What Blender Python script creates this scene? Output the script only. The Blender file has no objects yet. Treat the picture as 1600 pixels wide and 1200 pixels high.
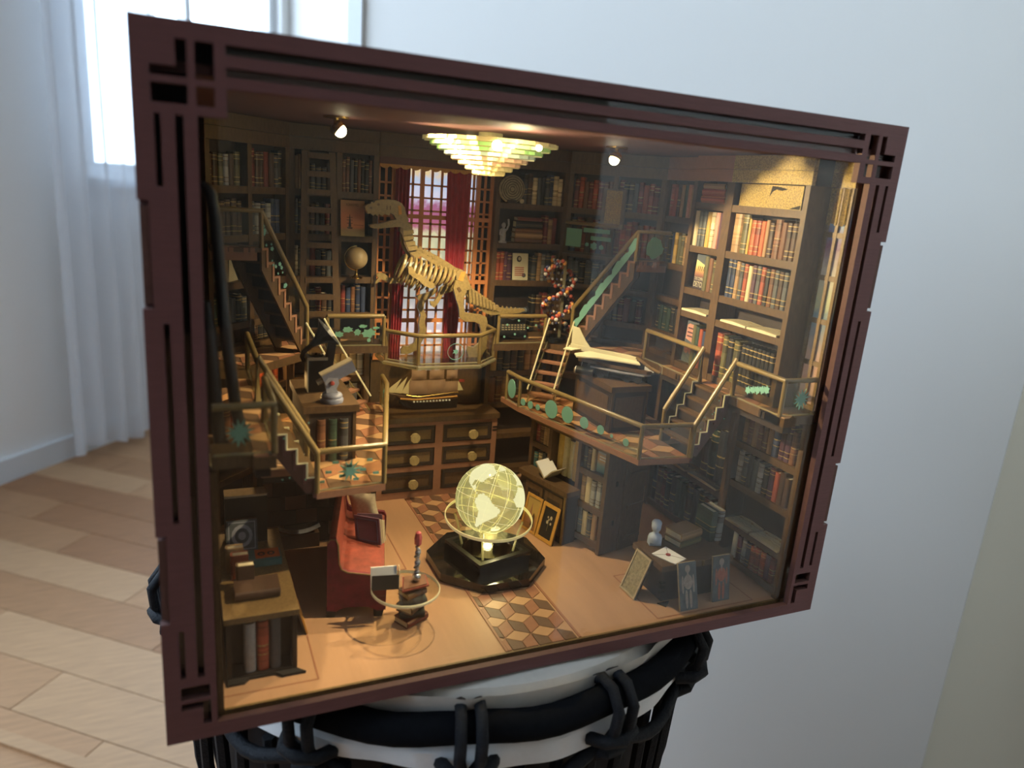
import bpy, math, random
from mathutils import Vector as V, Matrix
random.seed(7)
R = random.Random(11)
SC = bpy.context.scene
COL = SC.collection
S2 = math.sqrt(.5)

# ------------------------------------------------------------------ camera
FPX = 1148.0                       # focal length in pixels of the 1600x1200 frame
CAM = V((-.13826, -.23989, .19852))
RX = V((.91486, -.39658, .07586)); RY = V((-.03676, -.26891, -.96246)); RZ = V((.40209, .87773, -.26060))
cam = bpy.data.cameras.new('camera'); camo = bpy.data.objects.new('camera', cam); COL.objects.link(camo)
cam.sensor_width = 36; cam.lens = 36 * FPX / 1600
cam.clip_start = .01; cam.clip_end = 60
camo.matrix_world = Matrix(((RX.x, -RY.x, -RZ.x, CAM.x), (RX.y, -RY.y, -RZ.y, CAM.y), (RX.z, -RY.z, -RZ.z, CAM.z), (0, 0, 0, 1)))
cam.dof.use_dof = True; cam.dof.focus_distance = .40; cam.dof.aperture_fstop = 9.0
SC.camera = camo

# ------------------------------------------------------------------ sky, daylight, exposure
W1 = V((.641, .767, 0)); W2 = V((.767, -.641, 0))     # the room's two wall directions
HF = -.55                                             # room floor
def rm(a, b, z): return W1 * a + W2 * b + V((0, 0, z))
wd = bpy.data.worlds.new('sky'); SC.world = wd; wd.use_nodes = True
bg = wd.node_tree.nodes['Background']; bg.inputs[0].default_value = (.64, .81, 1, 1); bg.inputs[1].default_value = 7.7
def portal(a0, a1, z0, z1):
    l = bpy.data.lights.new('daylight', 'AREA'); l.shape = 'RECTANGLE'; l.size = a1 - a0; l.size_y = z1 - z0
    l.cycles.is_portal = True
    o = bpy.data.objects.new('daylight', l); COL.objects.link(o)
    x = -W1; zz = -W2; y = zz.cross(x)
    c = rm((a0 + a1) / 2, -1.54, (z0 + z1) / 2)
    o.matrix_world = Matrix(((x.x, y.x, zz.x, c.x), (x.y, y.y, zz.y, c.y), (x.z, y.z, zz.z, c.z), (0, 0, 0, 1)))
WINS = [(1.24, 2.055, .14, 1.55), (-1.9, .35, .0, 1.6)]
for a in WINS: portal(*a)
SC.view_settings.view_transform = 'Standard'; SC.view_settings.look = 'None'
SC.view_settings.gamma = 1; SC.view_settings.use_curve_mapping = False
SC.view_settings.exposure = .35
SC.cycles.use_denoising = True
SC.cycles.max_bounces = 8; SC.cycles.diffuse_bounces = 4; SC.cycles.glossy_bounces = 4
SC.cycles.transmission_bounces = 6; SC.cycles.transparent_max_bounces = 24
SC.cycles.caustics_reflective = False; SC.cycles.caustics_refractive = False
SC.cycles.sample_clamp_indirect = 3

# ------------------------------------------------------------------ pixel helpers (a pixel is a direction only; the plane gives the distance)
def ray(u, v): return RX * ((u - 800) / FPX) + RY * ((v - 600) / FPX) + RZ
def hit(u, v, ax, val):
    d = ray(u, v); return CAM + d * ((val - CAM[ax]) / d[ax])
def hitn(u, v, n, c):
    d = ray(u, v); n = V(n); return CAM + d * ((c - CAM.dot(n)) / d.dot(n))

# ------------------------------------------------------------------ materials
MATS = {}
def nt(name):
    m = bpy.data.materials.new(name); m.use_nodes = True; MATS[name] = m
    return m, m.node_tree.nodes, m.node_tree.links, m.node_tree.nodes['Principled BSDF']
def mat(name, c, rough=.55, metal=0, spec=.5, noise=0, scale=60, stretch=(1, 1, 1), bump=0, c2=None, emit=0, alpha=1, trans=0, coords='Object', ct=.26):
    m, N, L, B = nt(name)
    B.inputs['Base Color'].default_value = (*c, 1); B.inputs['Roughness'].default_value = rough
    B.inputs['Metallic'].default_value = metal; B.inputs['Specular IOR Level'].default_value = spec
    if trans: B.inputs['Transmission Weight'].default_value = trans
    if alpha < 1: B.inputs['Alpha'].default_value = alpha
    if emit: B.inputs['Emission Color'].default_value = (*c, 1); B.inputs['Emission Strength'].default_value = emit
    if noise or bump:
        tc = N.new('ShaderNodeTexCoord'); mp = N.new('ShaderNodeMapping'); mp.inputs['Scale'].default_value = stretch
        tx = N.new('ShaderNodeTexNoise'); tx.inputs['Scale'].default_value = scale; tx.inputs['Detail'].default_value = 6
        tx.inputs['Roughness'].default_value = .65
        L.new(tc.outputs[coords], mp.inputs[0]); L.new(mp.outputs[0], tx.inputs['Vector'])
        if noise:
            rp = N.new('ShaderNodeValToRGB'); rp.color_ramp.elements[0].position = .5 - ct; rp.color_ramp.elements[1].position = .5 + ct
            a = c; b = c2 or tuple(min(1, x * (1 + noise)) for x in c)
            if not c2: a = tuple(x * (1 - noise) for x in c)
            rp.color_ramp.elements[0].color = (*a, 1); rp.color_ramp.elements[1].color = (*b, 1)
            L.new(tx.outputs[0], rp.inputs[0]); L.new(rp.outputs[0], B.inputs['Base Color'])
            if emit: L.new(rp.outputs[0], B.inputs['Emission Color'])
        if bump:
            bp = N.new('ShaderNodeBump'); bp.inputs['Strength'].default_value = bump; bp.inputs['Distance'].default_value = .001
            L.new(tx.outputs[0], bp.inputs['Height']); L.new(bp.outputs[0], B.inputs['Normal'])
    return m
def pane(name, tint=(1, 1, 1), fac=1.0, rough=.0, ior=1.45, body=0, bodycol=(1, 1, 1)):
    m, N, L, B = nt(name)
    N.remove(B); out = N['Material Output']
    t = N.new('ShaderNodeBsdfTransparent'); t.inputs[0].default_value = (*tint, 1)
    g = N.new('ShaderNodeBsdfGlossy'); g.inputs['Roughness'].default_value = rough
    f = N.new('ShaderNodeLayerWeight'); f.inputs[0].default_value = .5          # Schlick, the same from both faces
    pw = N.new('ShaderNodeMath'); pw.operation = 'POWER'; pw.inputs[1].default_value = 5; L.new(f.outputs['Facing'], pw.inputs[0])
    f0 = ((ior - 1) / (ior + 1)) ** 2
    k = N.new('ShaderNodeMath'); k.operation = 'MULTIPLY_ADD'; k.inputs[1].default_value = (1 - f0) * fac; k.inputs[2].default_value = f0 * fac; k.use_clamp = True
    L.new(pw.outputs[0], k.inputs[0])
    base = t.outputs[0]
    if body:
        d = N.new('ShaderNodeBsdfDiffuse'); d.inputs[0].default_value = (*bodycol, 1)
        tl = N.new('ShaderNodeBsdfTranslucent'); tl.inputs[0].default_value = (*bodycol, 1)
        ad = N.new('ShaderNodeMixShader'); ad.inputs[0].default_value = .5; L.new(d.outputs[0], ad.inputs[1]); L.new(tl.outputs[0], ad.inputs[2])
        mb = N.new('ShaderNodeMixShader'); mb.inputs[0].default_value = body
        L.new(t.outputs[0], mb.inputs[1]); L.new(ad.outputs[0], mb.inputs[2]); base = mb.outputs[0]
    mx = N.new('ShaderNodeMixShader'); L.new(k.outputs[0], mx.inputs[0]); L.new(base, mx.inputs[1]); L.new(g.outputs[0], mx.inputs[2])
    L.new(mx.outputs[0], out.inputs[0])
    return m
def ramp_mat(name, axis, stops, rough=.6, noise=0, nscale=200, coords='Generated', emit=0, const=True):
    """flat print: colour by position along one generated axis, with an optional wobble"""
    m, N, L, B = nt(name)
    tc = N.new('ShaderNodeTexCoord'); sp = N.new('ShaderNodeSeparateXYZ'); L.new(tc.outputs[coords], sp.inputs[0])
    val = sp.outputs[axis]
    if noise:
        tx = N.new('ShaderNodeTexNoise'); tx.inputs['Scale'].default_value = nscale; L.new(tc.outputs['Object'], tx.inputs['Vector'])
        ma = N.new('ShaderNodeMath'); ma.operation = 'MULTIPLY_ADD'; ma.inputs[1].default_value = noise; ma.inputs[2].default_value = -noise / 2
        L.new(tx.outputs[0], ma.inputs[0]); ad = N.new('ShaderNodeMath'); L.new(val, ad.inputs[0]); L.new(ma.outputs[0], ad.inputs[1]); val = ad.outputs[0]
    rp = N.new('ShaderNodeValToRGB'); cr = rp.color_ramp; cr.interpolation = 'CONSTANT' if const else 'LINEAR'
    cr.elements[0].position = stops[0][0]; cr.elements[0].color = (*stops[0][1], 1)
    cr.elements[1].position = stops[1][0]; cr.elements[1].color = (*stops[1][1], 1)
    for p, c in stops[2:]:
        e = cr.elements.new(p); e.color = (*c, 1)
    L.new(val, rp.inputs[0]); L.new(rp.outputs[0], B.inputs['Base Color']); B.inputs['Roughness'].default_value = rough
    if emit: L.new(rp.outputs[0], B.inputs['Emission Color']); B.inputs['Emission Strength'].default_value = emit
    return m
M = MATS
mat('wall_paint', (.70, .675, .635), .75, bump=.05, scale=160)
mat('warm_paint', (.62, .56, .47), .75)
mat('knob_gilt', (.40, .31, .14), .45, noise=.25, scale=900)
mat('bounce_white_paint', (.84, .83, .81), .75)  # left wall only: missing bounce light put into a lighter colour
mat('cream_paint', (.33, .28, .20), .7, bump=.05, scale=90)
mat('white_trim', (.72, .74, .76), .45)
mat('ceiling_paint', (.78, .78, .78), .8)
mat('oak_a', (.39, .205, .098), .5, noise=.22, scale=16, stretch=(1, 9, 1), coords='Object')
mat('oak_b', (.45, .25, .125), .5, noise=.2, scale=16, stretch=(1, 9, 1))
mat('oak_c', (.33, .16, .073), .5, noise=.22, scale=16, stretch=(1, 9, 1))
mat('oak_d', (.49, .29, .152), .5, noise=.18, scale=16, stretch=(1, 9, 1))
mat('gap', (.10, .06, .04), .8)
mat('mahogany', (.135, .052, .052), .6, noise=.16, scale=420, stretch=(.25, 1, 4), bump=.08)
mat('mahogany_edge', (.10, .042, .034), .65, noise=.2, scale=300)
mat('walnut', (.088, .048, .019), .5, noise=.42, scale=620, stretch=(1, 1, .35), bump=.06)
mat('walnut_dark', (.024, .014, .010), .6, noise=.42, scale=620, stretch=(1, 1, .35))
mat('walnut_gold', (.17, .105, .040), .5, noise=.4, scale=1100)
mat('terracotta_ply', (.30, .145, .085), .6, noise=.14, scale=400)
mat('black_gap', (.012, .010, .009), .9)
mat('maple_floor', (.48, .275, .155), .42, noise=.12, scale=90, stretch=(1, .12, 1))
mat('tile_light', (.52, .30, .155), .45, noise=.14, scale=170, stretch=(1, .2, 1))
mat('tile_mid', (.33, .145, .080), .45, noise=.15, scale=170)
mat('tile_dark', (.14, .075, .045), .5, noise=.15, scale=170)
mat('rail_gold', (.20, .140, .052), .30, spec=.6, noise=.12, scale=300)
pane('front_acrylic', (.985, .99, .985), 1.15, 0, 1.46)
pane('clear_acrylic', (.93, .93, .87), 1.0, .02, 1.5)
pane('edge_acrylic', (.86, .86, .74), 1.0, .08, 1.55, body=.30, bodycol=(.85, .80, .55))
pane('window_glass', (.98, .99, 1), .8, 0, 1.4)
mat('edge_glow', (.70, .63, .38), .35, emit=.10)  # light gathered in acrylic edges, put into the colour and a faint glow
mat('teal_print', (.17, .40, .34), .7)
mat('bone_acrylic', (.25, .18, .070), .35, spec=.6, noise=.35, scale=700, bump=.15)
mat('bone_dark', (.10, .06, .025), .5)
mat('curtain_red', (.33, .026, .042), .75, noise=.25, scale=240)
mat('lattice', (.50, .19, .06), .5, noise=.1, scale=300)
mat('valance_red', (.115, .045, .035), .7, noise=.2, scale=200)
mat('gold_fringe', (.50, .24, .045), .6, noise=.25, scale=900)
mat('gilt_and_lit_wood', (.32, .22, .05), .42, noise=.6, scale=1500, bump=.3, ct=.16)
mat('burgundy_velvet', (.15, .010, .026), .75, noise=.55, scale=180)
mat('red_leather', (.20, .036, .020), .55, noise=.5, scale=200)
mat('linen', (.44, .36, .245), .8, noise=.2, scale=600)
mat('paper', (.66, .58, .40), .7, noise=.12, scale=500)
mat('page_white', (.70, .70, .70), .7)
mat('black_gloss', (.008, .008, .009), .06, spec=.8)
mat('black_plastic', (.014, .014, .015), .35)
mat('mirror_dark', (.20, .19, .15), .08, metal=1)
mat('brass', (.55, .38, .13), .25, metal=1)
mat('steel', (.55, .55, .58), .3, metal=1)
mat('lens_glow', (1, .86, .52), .2, emit=14)
mat('chandelier_led', (1, .93, .70), .2, emit=7)
mat('led_white', (1, .90, .62), .2, emit=26)
mat('bust_blue', (.42, .50, .66), .6, noise=.18, scale=400)
mat('grey_blue', (.155, .165, .225), .5, noise=.2, scale=260)
mat('grey_print', (.30, .305, .36), .55, noise=.25, scale=400)
mat('cream_card', (.64, .60, .42), .55, noise=.05, scale=300)
mat('seal_red', (.25, .02, .02), .4)
mat('skin_head', (.58, .545, .49), .8, noise=.1, scale=45, bump=.3)
mat('white_cloth', (.78, .78, .78), .8, noise=.08, scale=60)
mat('black_cloth', (.005, .0055, .007), .9, spec=.08, noise=.3, scale=300, bump=.3)
mat('black_rope', (.007, .008, .011), .6, spec=.25, noise=.6, scale=700, bump=.8)
mat('drum_wood', (.014, .012, .013), .6, spec=.2, noise=.3, scale=40)
mat('sheer', (.80, .84, .90), .9, alpha=.62)
mat('globe_antique', (.34, .255, .14), .5, noise=.35, scale=160)
mat('iron', (.020, .021, .026), .45)
mat('slate_print', (.085, .10, .115), .6, noise=.45, scale=240)
mat('skeleton_print', (.36, .29, .25), .6, noise=.4, scale=380)
mat('flesh_print', (.36, .12, .085), .6, noise=.35, scale=380)
mat('etching', (.27, .235, .15), .6, noise=.55, scale=650)
mat('gilt_frame', (.52, .27, .055), .45, noise=.25, scale=420)
mat('rust_red', (.38, .06, .05), .5)

# ------------------------------------------------------------------ mesh builder
WLOC = {}
XF = [None]                          # optional transform for everything built while it is set
class MB:
    def __init__(s): s.v = []; s.f = []; s.mi = []; s.cur = 0
    def add(s, vs, fs):
        o = len(s.v); s.v += [V(p) for p in vs]
        for f in fs: s.f.append(tuple(i + o for i in f)); s.mi.append(s.cur)
        return s
    def mat(s, i): s.cur = i; return s
    def box(s, x0, x1, y0, y1, z0, z1):
        return s.obox((x0, y0, z0), (x1 - x0, 0, 0), (0, y1 - y0, 0), (0, 0, z1 - z0))
    def obox(s, o, a, b, c):
        o, a, b, c = V(o), V(a), V(b), V(c)
        return s.add([o, o + a, o + a + b, o + b, o + c, o + a + c, o + a + b + c, o + b + c],
                     [(0, 3, 2, 1), (4, 5, 6, 7), (0, 1, 5, 4), (1, 2, 6, 5), (2, 3, 7, 6), (3, 0, 4, 7)])
    def cbox(s, c, u, w, h, d, up=(0, 0, 1)):
        """box centred on c at its base: u along width, h along up, d along the third axis"""
        u = V(u).normalized(); up = V(up); n = u.cross(up).normalized()
        return s.obox(V(c) - u * w / 2 - n * d / 2, u * w, n * d, up * h)
    def prism(s, pts, vec):
        n = len(pts); vec = V(vec); p = [V(q) for q in pts]
        fs = [tuple(range(n - 1, -1, -1)), tuple(range(n, 2 * n))] + [(i, (i + 1) % n, n + (i + 1) % n, n + i) for i in range(n)]
        return s.add(p + [q + vec for q in p], fs)
    def tube(s, path, r, n=8, closed=False, cap=True):
        P = [V(p) for p in path]; k = len(P); rr = r if isinstance(r, (list, tuple)) else [r] * k
        vs = []; ref = None
        for i, p in enumerate(P):
            a = P[(i - 1) % k] if (i or closed) else p; b = P[(i + 1) % k] if (i < k - 1 or closed) else p
            t = (b - a).normalized()
            if ref is None: ref = t.orthogonal().normalized()
            ref = (ref - t * ref.dot(t)).normalized(); q = t.cross(ref)
            for j in range(n):
                an = 2 * math.pi * j / n; vs.append(p + (ref * math.cos(an) + q * math.sin(an)) * rr[i])
        fs = []
        for i in range(k if closed else k - 1):
            for j in range(n):
                a = i * n + j; b = i * n + (j + 1) % n; c = ((i + 1) % k) * n; fs.append((a, b, c + (j + 1) % n, c + j))
        if not closed and cap: fs += [tuple(range(n - 1, -1, -1)), tuple(range((k - 1) * n, k * n))]
        return s.add(vs, fs)
    def lathe(s, c, prof, n=24, axis=(0, 0, 1), a0=0, a1=2 * math.pi, cap=True):
        c = V(c); ax = V(axis).normalized(); e = ax.orthogonal().normalized() if abs(ax.z) < .99 else V((1, 0, 0)); g = ax.cross(e)
        vs = []; m = len(prof); full = abs(a1 - a0 - 2 * math.pi) < 1e-6; k = n if full else n + 1
        for j in range(k):
            an = a0 + (a1 - a0) * j / n
            for r, z in prof: vs.append(c + (e * math.cos(an) + g * math.sin(an)) * r + ax * z)
        fs = []
        for j in range(n):
            b = ((j + 1) % k) * m
            for i in range(m - 1): fs.append((j * m + i, b + i, b + i + 1, j * m + i + 1))
        if full and cap and prof[0] != prof[-1]:
            if prof[0][0] > 1e-6: fs.append(tuple(j * m for j in range(k - 1, -1, -1)))
            if prof[-1][0] > 1e-6: fs.append(tuple(j * m + m - 1 for j in range(k)))
        return s.add(vs, fs)
    def ball(s, c, r, n=10, sq=(1, 1, 1)):
        k = max(4, n // 2 + 1); c = V(c); vs = []; fs = []
        for i in range(k + 1):
            th = math.pi * i / k
            for j in range(n):
                ph = 2 * math.pi * j / n
                vs.append(c + V((math.sin(th) * math.cos(ph) * sq[0], math.sin(th) * math.sin(ph) * sq[1], math.cos(th) * sq[2])) * r)
        for i in range(k):
            for j in range(n):
                fs.append((i * n + j, (i + 1) * n + j, (i + 1) * n + (j + 1) % n, i * n + (j + 1) % n))
        return s.add(vs, fs)
    def build(s, name, mats, parent=None, smooth=False, label=None):
        if XF[0]: s.v = [XF[0](p) for p in s.v]
        me = bpy.data.meshes.new(name)
        lo = [min(p[i] for p in s.v) for i in range(3)]; hi = [max(p[i] for p in s.v) for i in range(3)]
        org = V(((lo[0] + hi[0]) / 2, (lo[1] + hi[1]) / 2, lo[2]))
        me.from_pydata([tuple(p - org) for p in s.v], [], s.f)
        for m in (mats if isinstance(mats, (list, tuple)) else [mats]): me.materials.append(M[m])
        if any(s.mi): me.polygons.foreach_set('material_index', s.mi)
        import bmesh
        bm = bmesh.new(); bm.from_mesh(me)
        if smooth: bmesh.ops.remove_doubles(bm, verts=bm.verts, dist=1e-6)
        bmesh.ops.recalc_face_normals(bm, faces=bm.faces); bm.to_mesh(me); bm.free()
        if smooth:
            me.shade_smooth()
            try: me.set_sharp_from_angle(angle=math.radians(50))
            except Exception: pass
        me.update()
        o = bpy.data.objects.new(name, me); COL.objects.link(o); WLOC[o] = org
        if parent is not None:
            o.parent = parent; o.location = org - WLOC[parent]
        else: o.location = org
        if label: o['label'] = label
        return o
def tag(o, label, cat, group=None, kind=None):
    o['label'] = label; o['category'] = cat
    if group: o['group'] = group
    if kind: o['kind'] = kind
    return o
def thing(name, label, cat, loc, group=None):
    o = bpy.data.objects.new(name, None); o.empty_display_size = .01; COL.objects.link(o); o.location = V(loc); WLOC[o] = V(loc)
    return tag(o, label, cat, group)
def struct(o, kind='structure'): o['kind'] = kind; return o
def copy_tree(o, delta, label=None, parent=None):
    c = o.copy(); COL.objects.link(c)
    if parent is None: c.location = o.location + V(delta); WLOC[c] = WLOC[o] + V(delta)
    else: c.parent = parent; WLOC[c] = WLOC[o]
    if label: c['label'] = label
    for ch in [x for x in bpy.data.objects if x.parent == o]: copy_tree(ch, delta, None, c)
    return c
def text_on(parent, name, s, o, u, up, size, m, depth=.00008, width=None):
    """flat lettering laid on a surface: o = lower left corner, u = reading direction"""
    cu = bpy.data.curves.new(name, 'FONT'); cu.body = s; cu.size = 1; cu.extrude = 0
    t = bpy.data.objects.new(name, cu); COL.objects.link(t)
    dg = bpy.context.evaluated_depsgraph_get(); dg.update(); me = bpy.data.meshes.new_from_object(t.evaluated_get(dg))
    bpy.data.objects.remove(t); vs = [v.co.copy() for v in me.vertices]; fs = [tuple(p.vertices) for p in me.polygons]
    bpy.data.meshes.remove(me); u = V(u).normalized(); up = V(up).normalized(); n = u.cross(up)
    wd_ = max(v.x for v in vs); k = size if not width else width / wd_
    b = MB().add([V(o) + u * v.x * k + up * v.y * size + n * depth for v in vs], fs)
    return b.build(name, m, parent)
def clip_poly(sub, clip):
    """Sutherland-Hodgman, clip convex and counter-clockwise, 2D tuples"""
    out = sub
    for i in range(len(clip)):
        a = clip[i]; b = clip[(i + 1) % len(clip)]; inp = out; out = []
        if not inp: return []
        def side(p): return (b[0] - a[0]) * (p[1] - a[1]) - (b[1] - a[1]) * (p[0] - a[0])
        for j in range(len(inp)):
            p = inp[j - 1]; q = inp[j]; sp, sq = side(p), side(q)
            if sq >= 0:
                if sp < 0: k = sp / (sp - sq); out.append((p[0] + (q[0] - p[0]) * k, p[1] + (q[1] - p[1]) * k))
                out.append(q)
            elif sp >= 0: k = sp / (sp - sq); out.append((p[0] + (q[0] - p[0]) * k, p[1] + (q[1] - p[1]) * k))
    return out
def area2(p): return sum(p[i - 1][0] * p[i][1] - p[i][0] * p[i - 1][1] for i in range(len(p))) / 2
TONES = ['tile_light', 'tile_dark', 'tile_mid']
def rhombus_tiles(parent, clip, z, a, org=(0, 0), gap=.00022, th=.0005, h=None):
    """tumbling-block inlay: every rhombus a tile of its own, clipped to the convex outline"""
    if area2(clip) < 0: clip = clip[::-1]
    xs = [p[0] for p in clip]; ys = [p[1] for p in clip]; h = h or math.sqrt(3) / 2 * a; fx = h / (math.sqrt(3) / 2 * a)
    j0 = int((min(ys) - org[1]) / (1.5 * a)) - 2; j1 = int((max(ys) - org[1]) / (1.5 * a)) + 2
    i0 = int((min(xs) - org[0]) / (2 * h)) - 2; i1 = int((max(xs) - org[0]) / (2 * h)) + 2
    for j in range(j0, j1 + 1):
        for i in range(i0, i1 + 1):
            cx = org[0] + 2 * h * i + (h if j % 2 else 0); cy = org[1] + 1.5 * a * j
            hx = [(cx + fx * a * math.cos(math.radians(90 + 60 * k)), cy + a * math.sin(math.radians(90 + 60 * k))) for k in range(6)]
            for t, (p, q, r) in enumerate(((1, 0, 5), (1, 2, 3), (3, 4, 5))):
                poly = [(cx, cy), hx[p], hx[q], hx[r]]
                mx = sum(c[0] for c in poly) / 4; my = sum(c[1] for c in poly) / 4; sh = 1 - gap * 2 / a
                poly = [(mx + (c[0] - mx) * sh, my + (c[1] - my) * sh) for c in poly]
                if area2(poly) < 0: poly = poly[::-1]
                pc = clip_poly(poly, clip)
                if len(pc) >= 3 and area2(pc) > a * a * .03:
                    MB().prism([(c[0], c[1], z) for c in pc], (0, 0, th)).build('tile', TONES[t], parent)

# ================================================================== THE ROOM
def rbox(b, a0, a1, b0, b1, z0, z1): return b.obox(rm(a0, b0, z0), W1 * (a1 - a0), W2 * (b1 - b0), (0, 0, z1 - z0))
fl = struct(rbox(MB(), -2.7, 3.2, -1.6, 2.3, HF - .03, HF - .004).build('floor', 'gap'))
PL = .088
for i in range(19):
    a = .02 + i * PL; off = -1.478 + [0, -.17, -.31, -.09, -.25][i % 5]; ln = .46
    for k in range(7):
        b0 = max(-1.474, off + k * ln); b1 = min(.9, off + (k + 1) * ln)
        if b1 - b0 < .03: continue
        rbox(MB(), a + .0008, a + PL - .0008, b0 + .0008, b1 - .0008, HF - .004, HF).build('plank', ['oak_a', 'oak_b', 'oak_c', 'oak_d', 'oak_b', 'oak_a', 'oak_d'][(i * 3 + k * 2 + (i * i) % 5) % 7], fl)
for nm, a0, a1 in (('floor_board_strip', -2.6, .018), ('floor_board_strip', .02 + 19 * PL, 3.1)):
    rbox(MB(), a0, a1, -1.474, 2.2, HF - .004, HF).build(nm, 'oak_a', fl)
struct(rbox(MB(), .318, .336, -1.47, -.2, HF, HF + .006).build('trim_2', 'oak_d'))
# walls
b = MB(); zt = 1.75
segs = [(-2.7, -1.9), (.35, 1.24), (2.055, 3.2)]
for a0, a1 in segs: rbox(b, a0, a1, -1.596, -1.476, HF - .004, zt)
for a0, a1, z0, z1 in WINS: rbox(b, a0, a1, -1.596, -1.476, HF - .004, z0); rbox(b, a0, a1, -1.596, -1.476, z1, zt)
struct(b.build('wall_left', 'bounce_white_paint'))
struct(rbox(MB(), -2.6, 3.1, -1.476, -1.464, HF, HF + .055).build('baseboard_left', 'white_trim'))
struct(rbox(MB(), .5, .62, -.358, .46, HF - .004, zt).build('wall_back', 'wall_paint'))
struct(rbox(MB(), .495, .625, -.374, -.358, HF, zt).build('trim_1', 'white_trim'))
struct(rbox(MB(), -.12, .5, .34, .46, HF - .004, zt).build('wall_right', 'warm_paint'))
struct(rbox(MB(), .30, .4995, .330, .3399, HF, zt).build('trim_3', 'cream_paint'))
struct(rbox(MB(), -1.0, -.05, -1.02, -.94, HF - .004, .26).build('added_shade_wall', 'wall_paint'))  # unseen half wall added to shade the lower part of the back wall
struct(rbox(MB(), -2.7, -2.6, -1.476, 2.3, HF - .004, zt).build('wall_front', 'walnut_dark'))
struct(rbox(MB(), -2.6, 3.2, 2.2, 2.3, HF - .004, zt).build('wall_side', 'cream_paint'))
struct(rbox(MB(), 2.10, 2.2, -1.476, 2.2, HF - .004, zt).build('wall_end', 'wall_paint'))
struct(rbox(MB(), -2.7, 3.2, -1.6, 2.3, zt, zt + .1).build('ceiling', 'ceiling_paint'))
for n, (a0, a1, z0, z1) in enumerate(WINS):
    w = bpy.data.objects.new('window_%d' % (n + 1), None); COL.objects.link(w); w.location = rm((a0 + a1) / 2, -1.53, z0); WLOC[w] = w.location.copy(); w['kind'] = 'structure'
    f = MB(); t = .035
    for q in ((a0, a0 + t, z0, z1), (a1 - t, a1, z0, z1), (a0 + t, a1 - t, z0, z0 + t), (a0 + t, a1 - t, z1 - t, z1)): rbox(f, q[0], q[1], -1.545, -1.50, q[2], q[3])
    f.build('window_frame', 'white_trim', w)
    mid = (a0 + a1) / 2
    rbox(MB(), mid - .012, mid + .012, -1.54, -1.51, z0 + t, z1 - t).build('mullion', 'white_trim', w)
    rbox(MB(), a0 + t, mid - .012, -1.53, -1.527, z0 + t, z1 - t).build('pane', 'window_glass', w)
    rbox(MB(), mid + .012, a1 - t, -1.53, -1.527, z0 + t, z1 - t).build('pane', 'window_glass', w)
    rbox(MB(), a0 - .02, a1 + .02, -1.50, -1.44, z0 - .022, z0 - .001).build('sill', 'white_trim', w)
# sheer curtain
def curtain(a0, a1, w2, z0, z1, amp, waves, seed):
    b = MB(); n = 90; rows = 7; vs = []; rr = random.Random(seed)
    for j in range(rows + 1):
        z = z0 + (z1 - z0) * j / rows; sq = 1 - .10 * (1 - abs(j / rows - .5) * 2)
        for i in range(n + 1):
            t = i / n; a = a0 + (a1 - a0) * (t * sq)
            y = w2 + amp * math.sin(t * waves * 2 * math.pi + .5 * math.sin(3 * t * math.pi + j * .25)) * (1 + .3 * math.sin(7 * t))
            vs.append(rm(a, y, z + (.012 * math.sin(t * 9) if j == 0 else 0)))
    fs = [(j * (n + 1) + i, j * (n + 1) + i + 1, (j + 1) * (n + 1) + i + 1, (j + 1) * (n + 1) + i) for j in range(rows) for i in range(n)]
    return b.add(vs, fs)
cu = thing('sheer_curtain', 'white sheer curtain hanging in folds to the floor beside the bright window', 'curtain', rm(1.22, -1.40, HF + .03))
curtain(1.055, 1.43, -1.40, HF + .03, 1.62, .016, 6, 3).build('curtain_fabric', 'sheer', cu, smooth=True)
MB().tube([rm(1.0, -1.40, 1.63), rm(2.2, -1.40, 1.63)], .008, 10).build('curtain_rod', 'white_trim', cu)
for k in range(7): MB().lathe(rm(1.07 + k * .058, -1.40, 1.625), [(.009, -.002), (.012, 0), (.009, .002), (.009, -.002)], 12, axis=W1).build('curtain_ring', 'white_trim', cu)
rbox(MB(), 1.0, 1.02, -1.477, -1.39, 1.62, 1.64).build('rod_bracket', 'white_trim', cu)
rbox(MB(), 2.18, 2.2, -1.477, -1.39, 1.62, 1.64).build('rod_bracket', 'white_trim', cu)

# ================================================================== THE DRUM UNDER THE BOX
DC = V((-.002, .134, 0)); DR = .139
dr = thing('hand_drum', 'black rope-tuned hand drum with pale skin head standing under the wooden display box', 'drum', (DC.x, DC.y, HF))
MB().lathe(DC, [(.085, HF + .0), (.098, HF + .004), (.092, HF + .08), (.065, -.36), (.066, -.31), (.120, -.17), (.132, -.05), (.136, -.004), (.134, -.002), (.10, -.0015), (0, -.0015)][::-1], 64).build('shell', 'drum_wood', dr, smooth=True)
MB().lathe(DC, [(0, -.001), (DR * .96, -.0012), (DR, -.003), (DR + .002, -.008), (DR + .002, -.022)], 72).build('drum_head', 'skin_head', dr, smooth=True)
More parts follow.
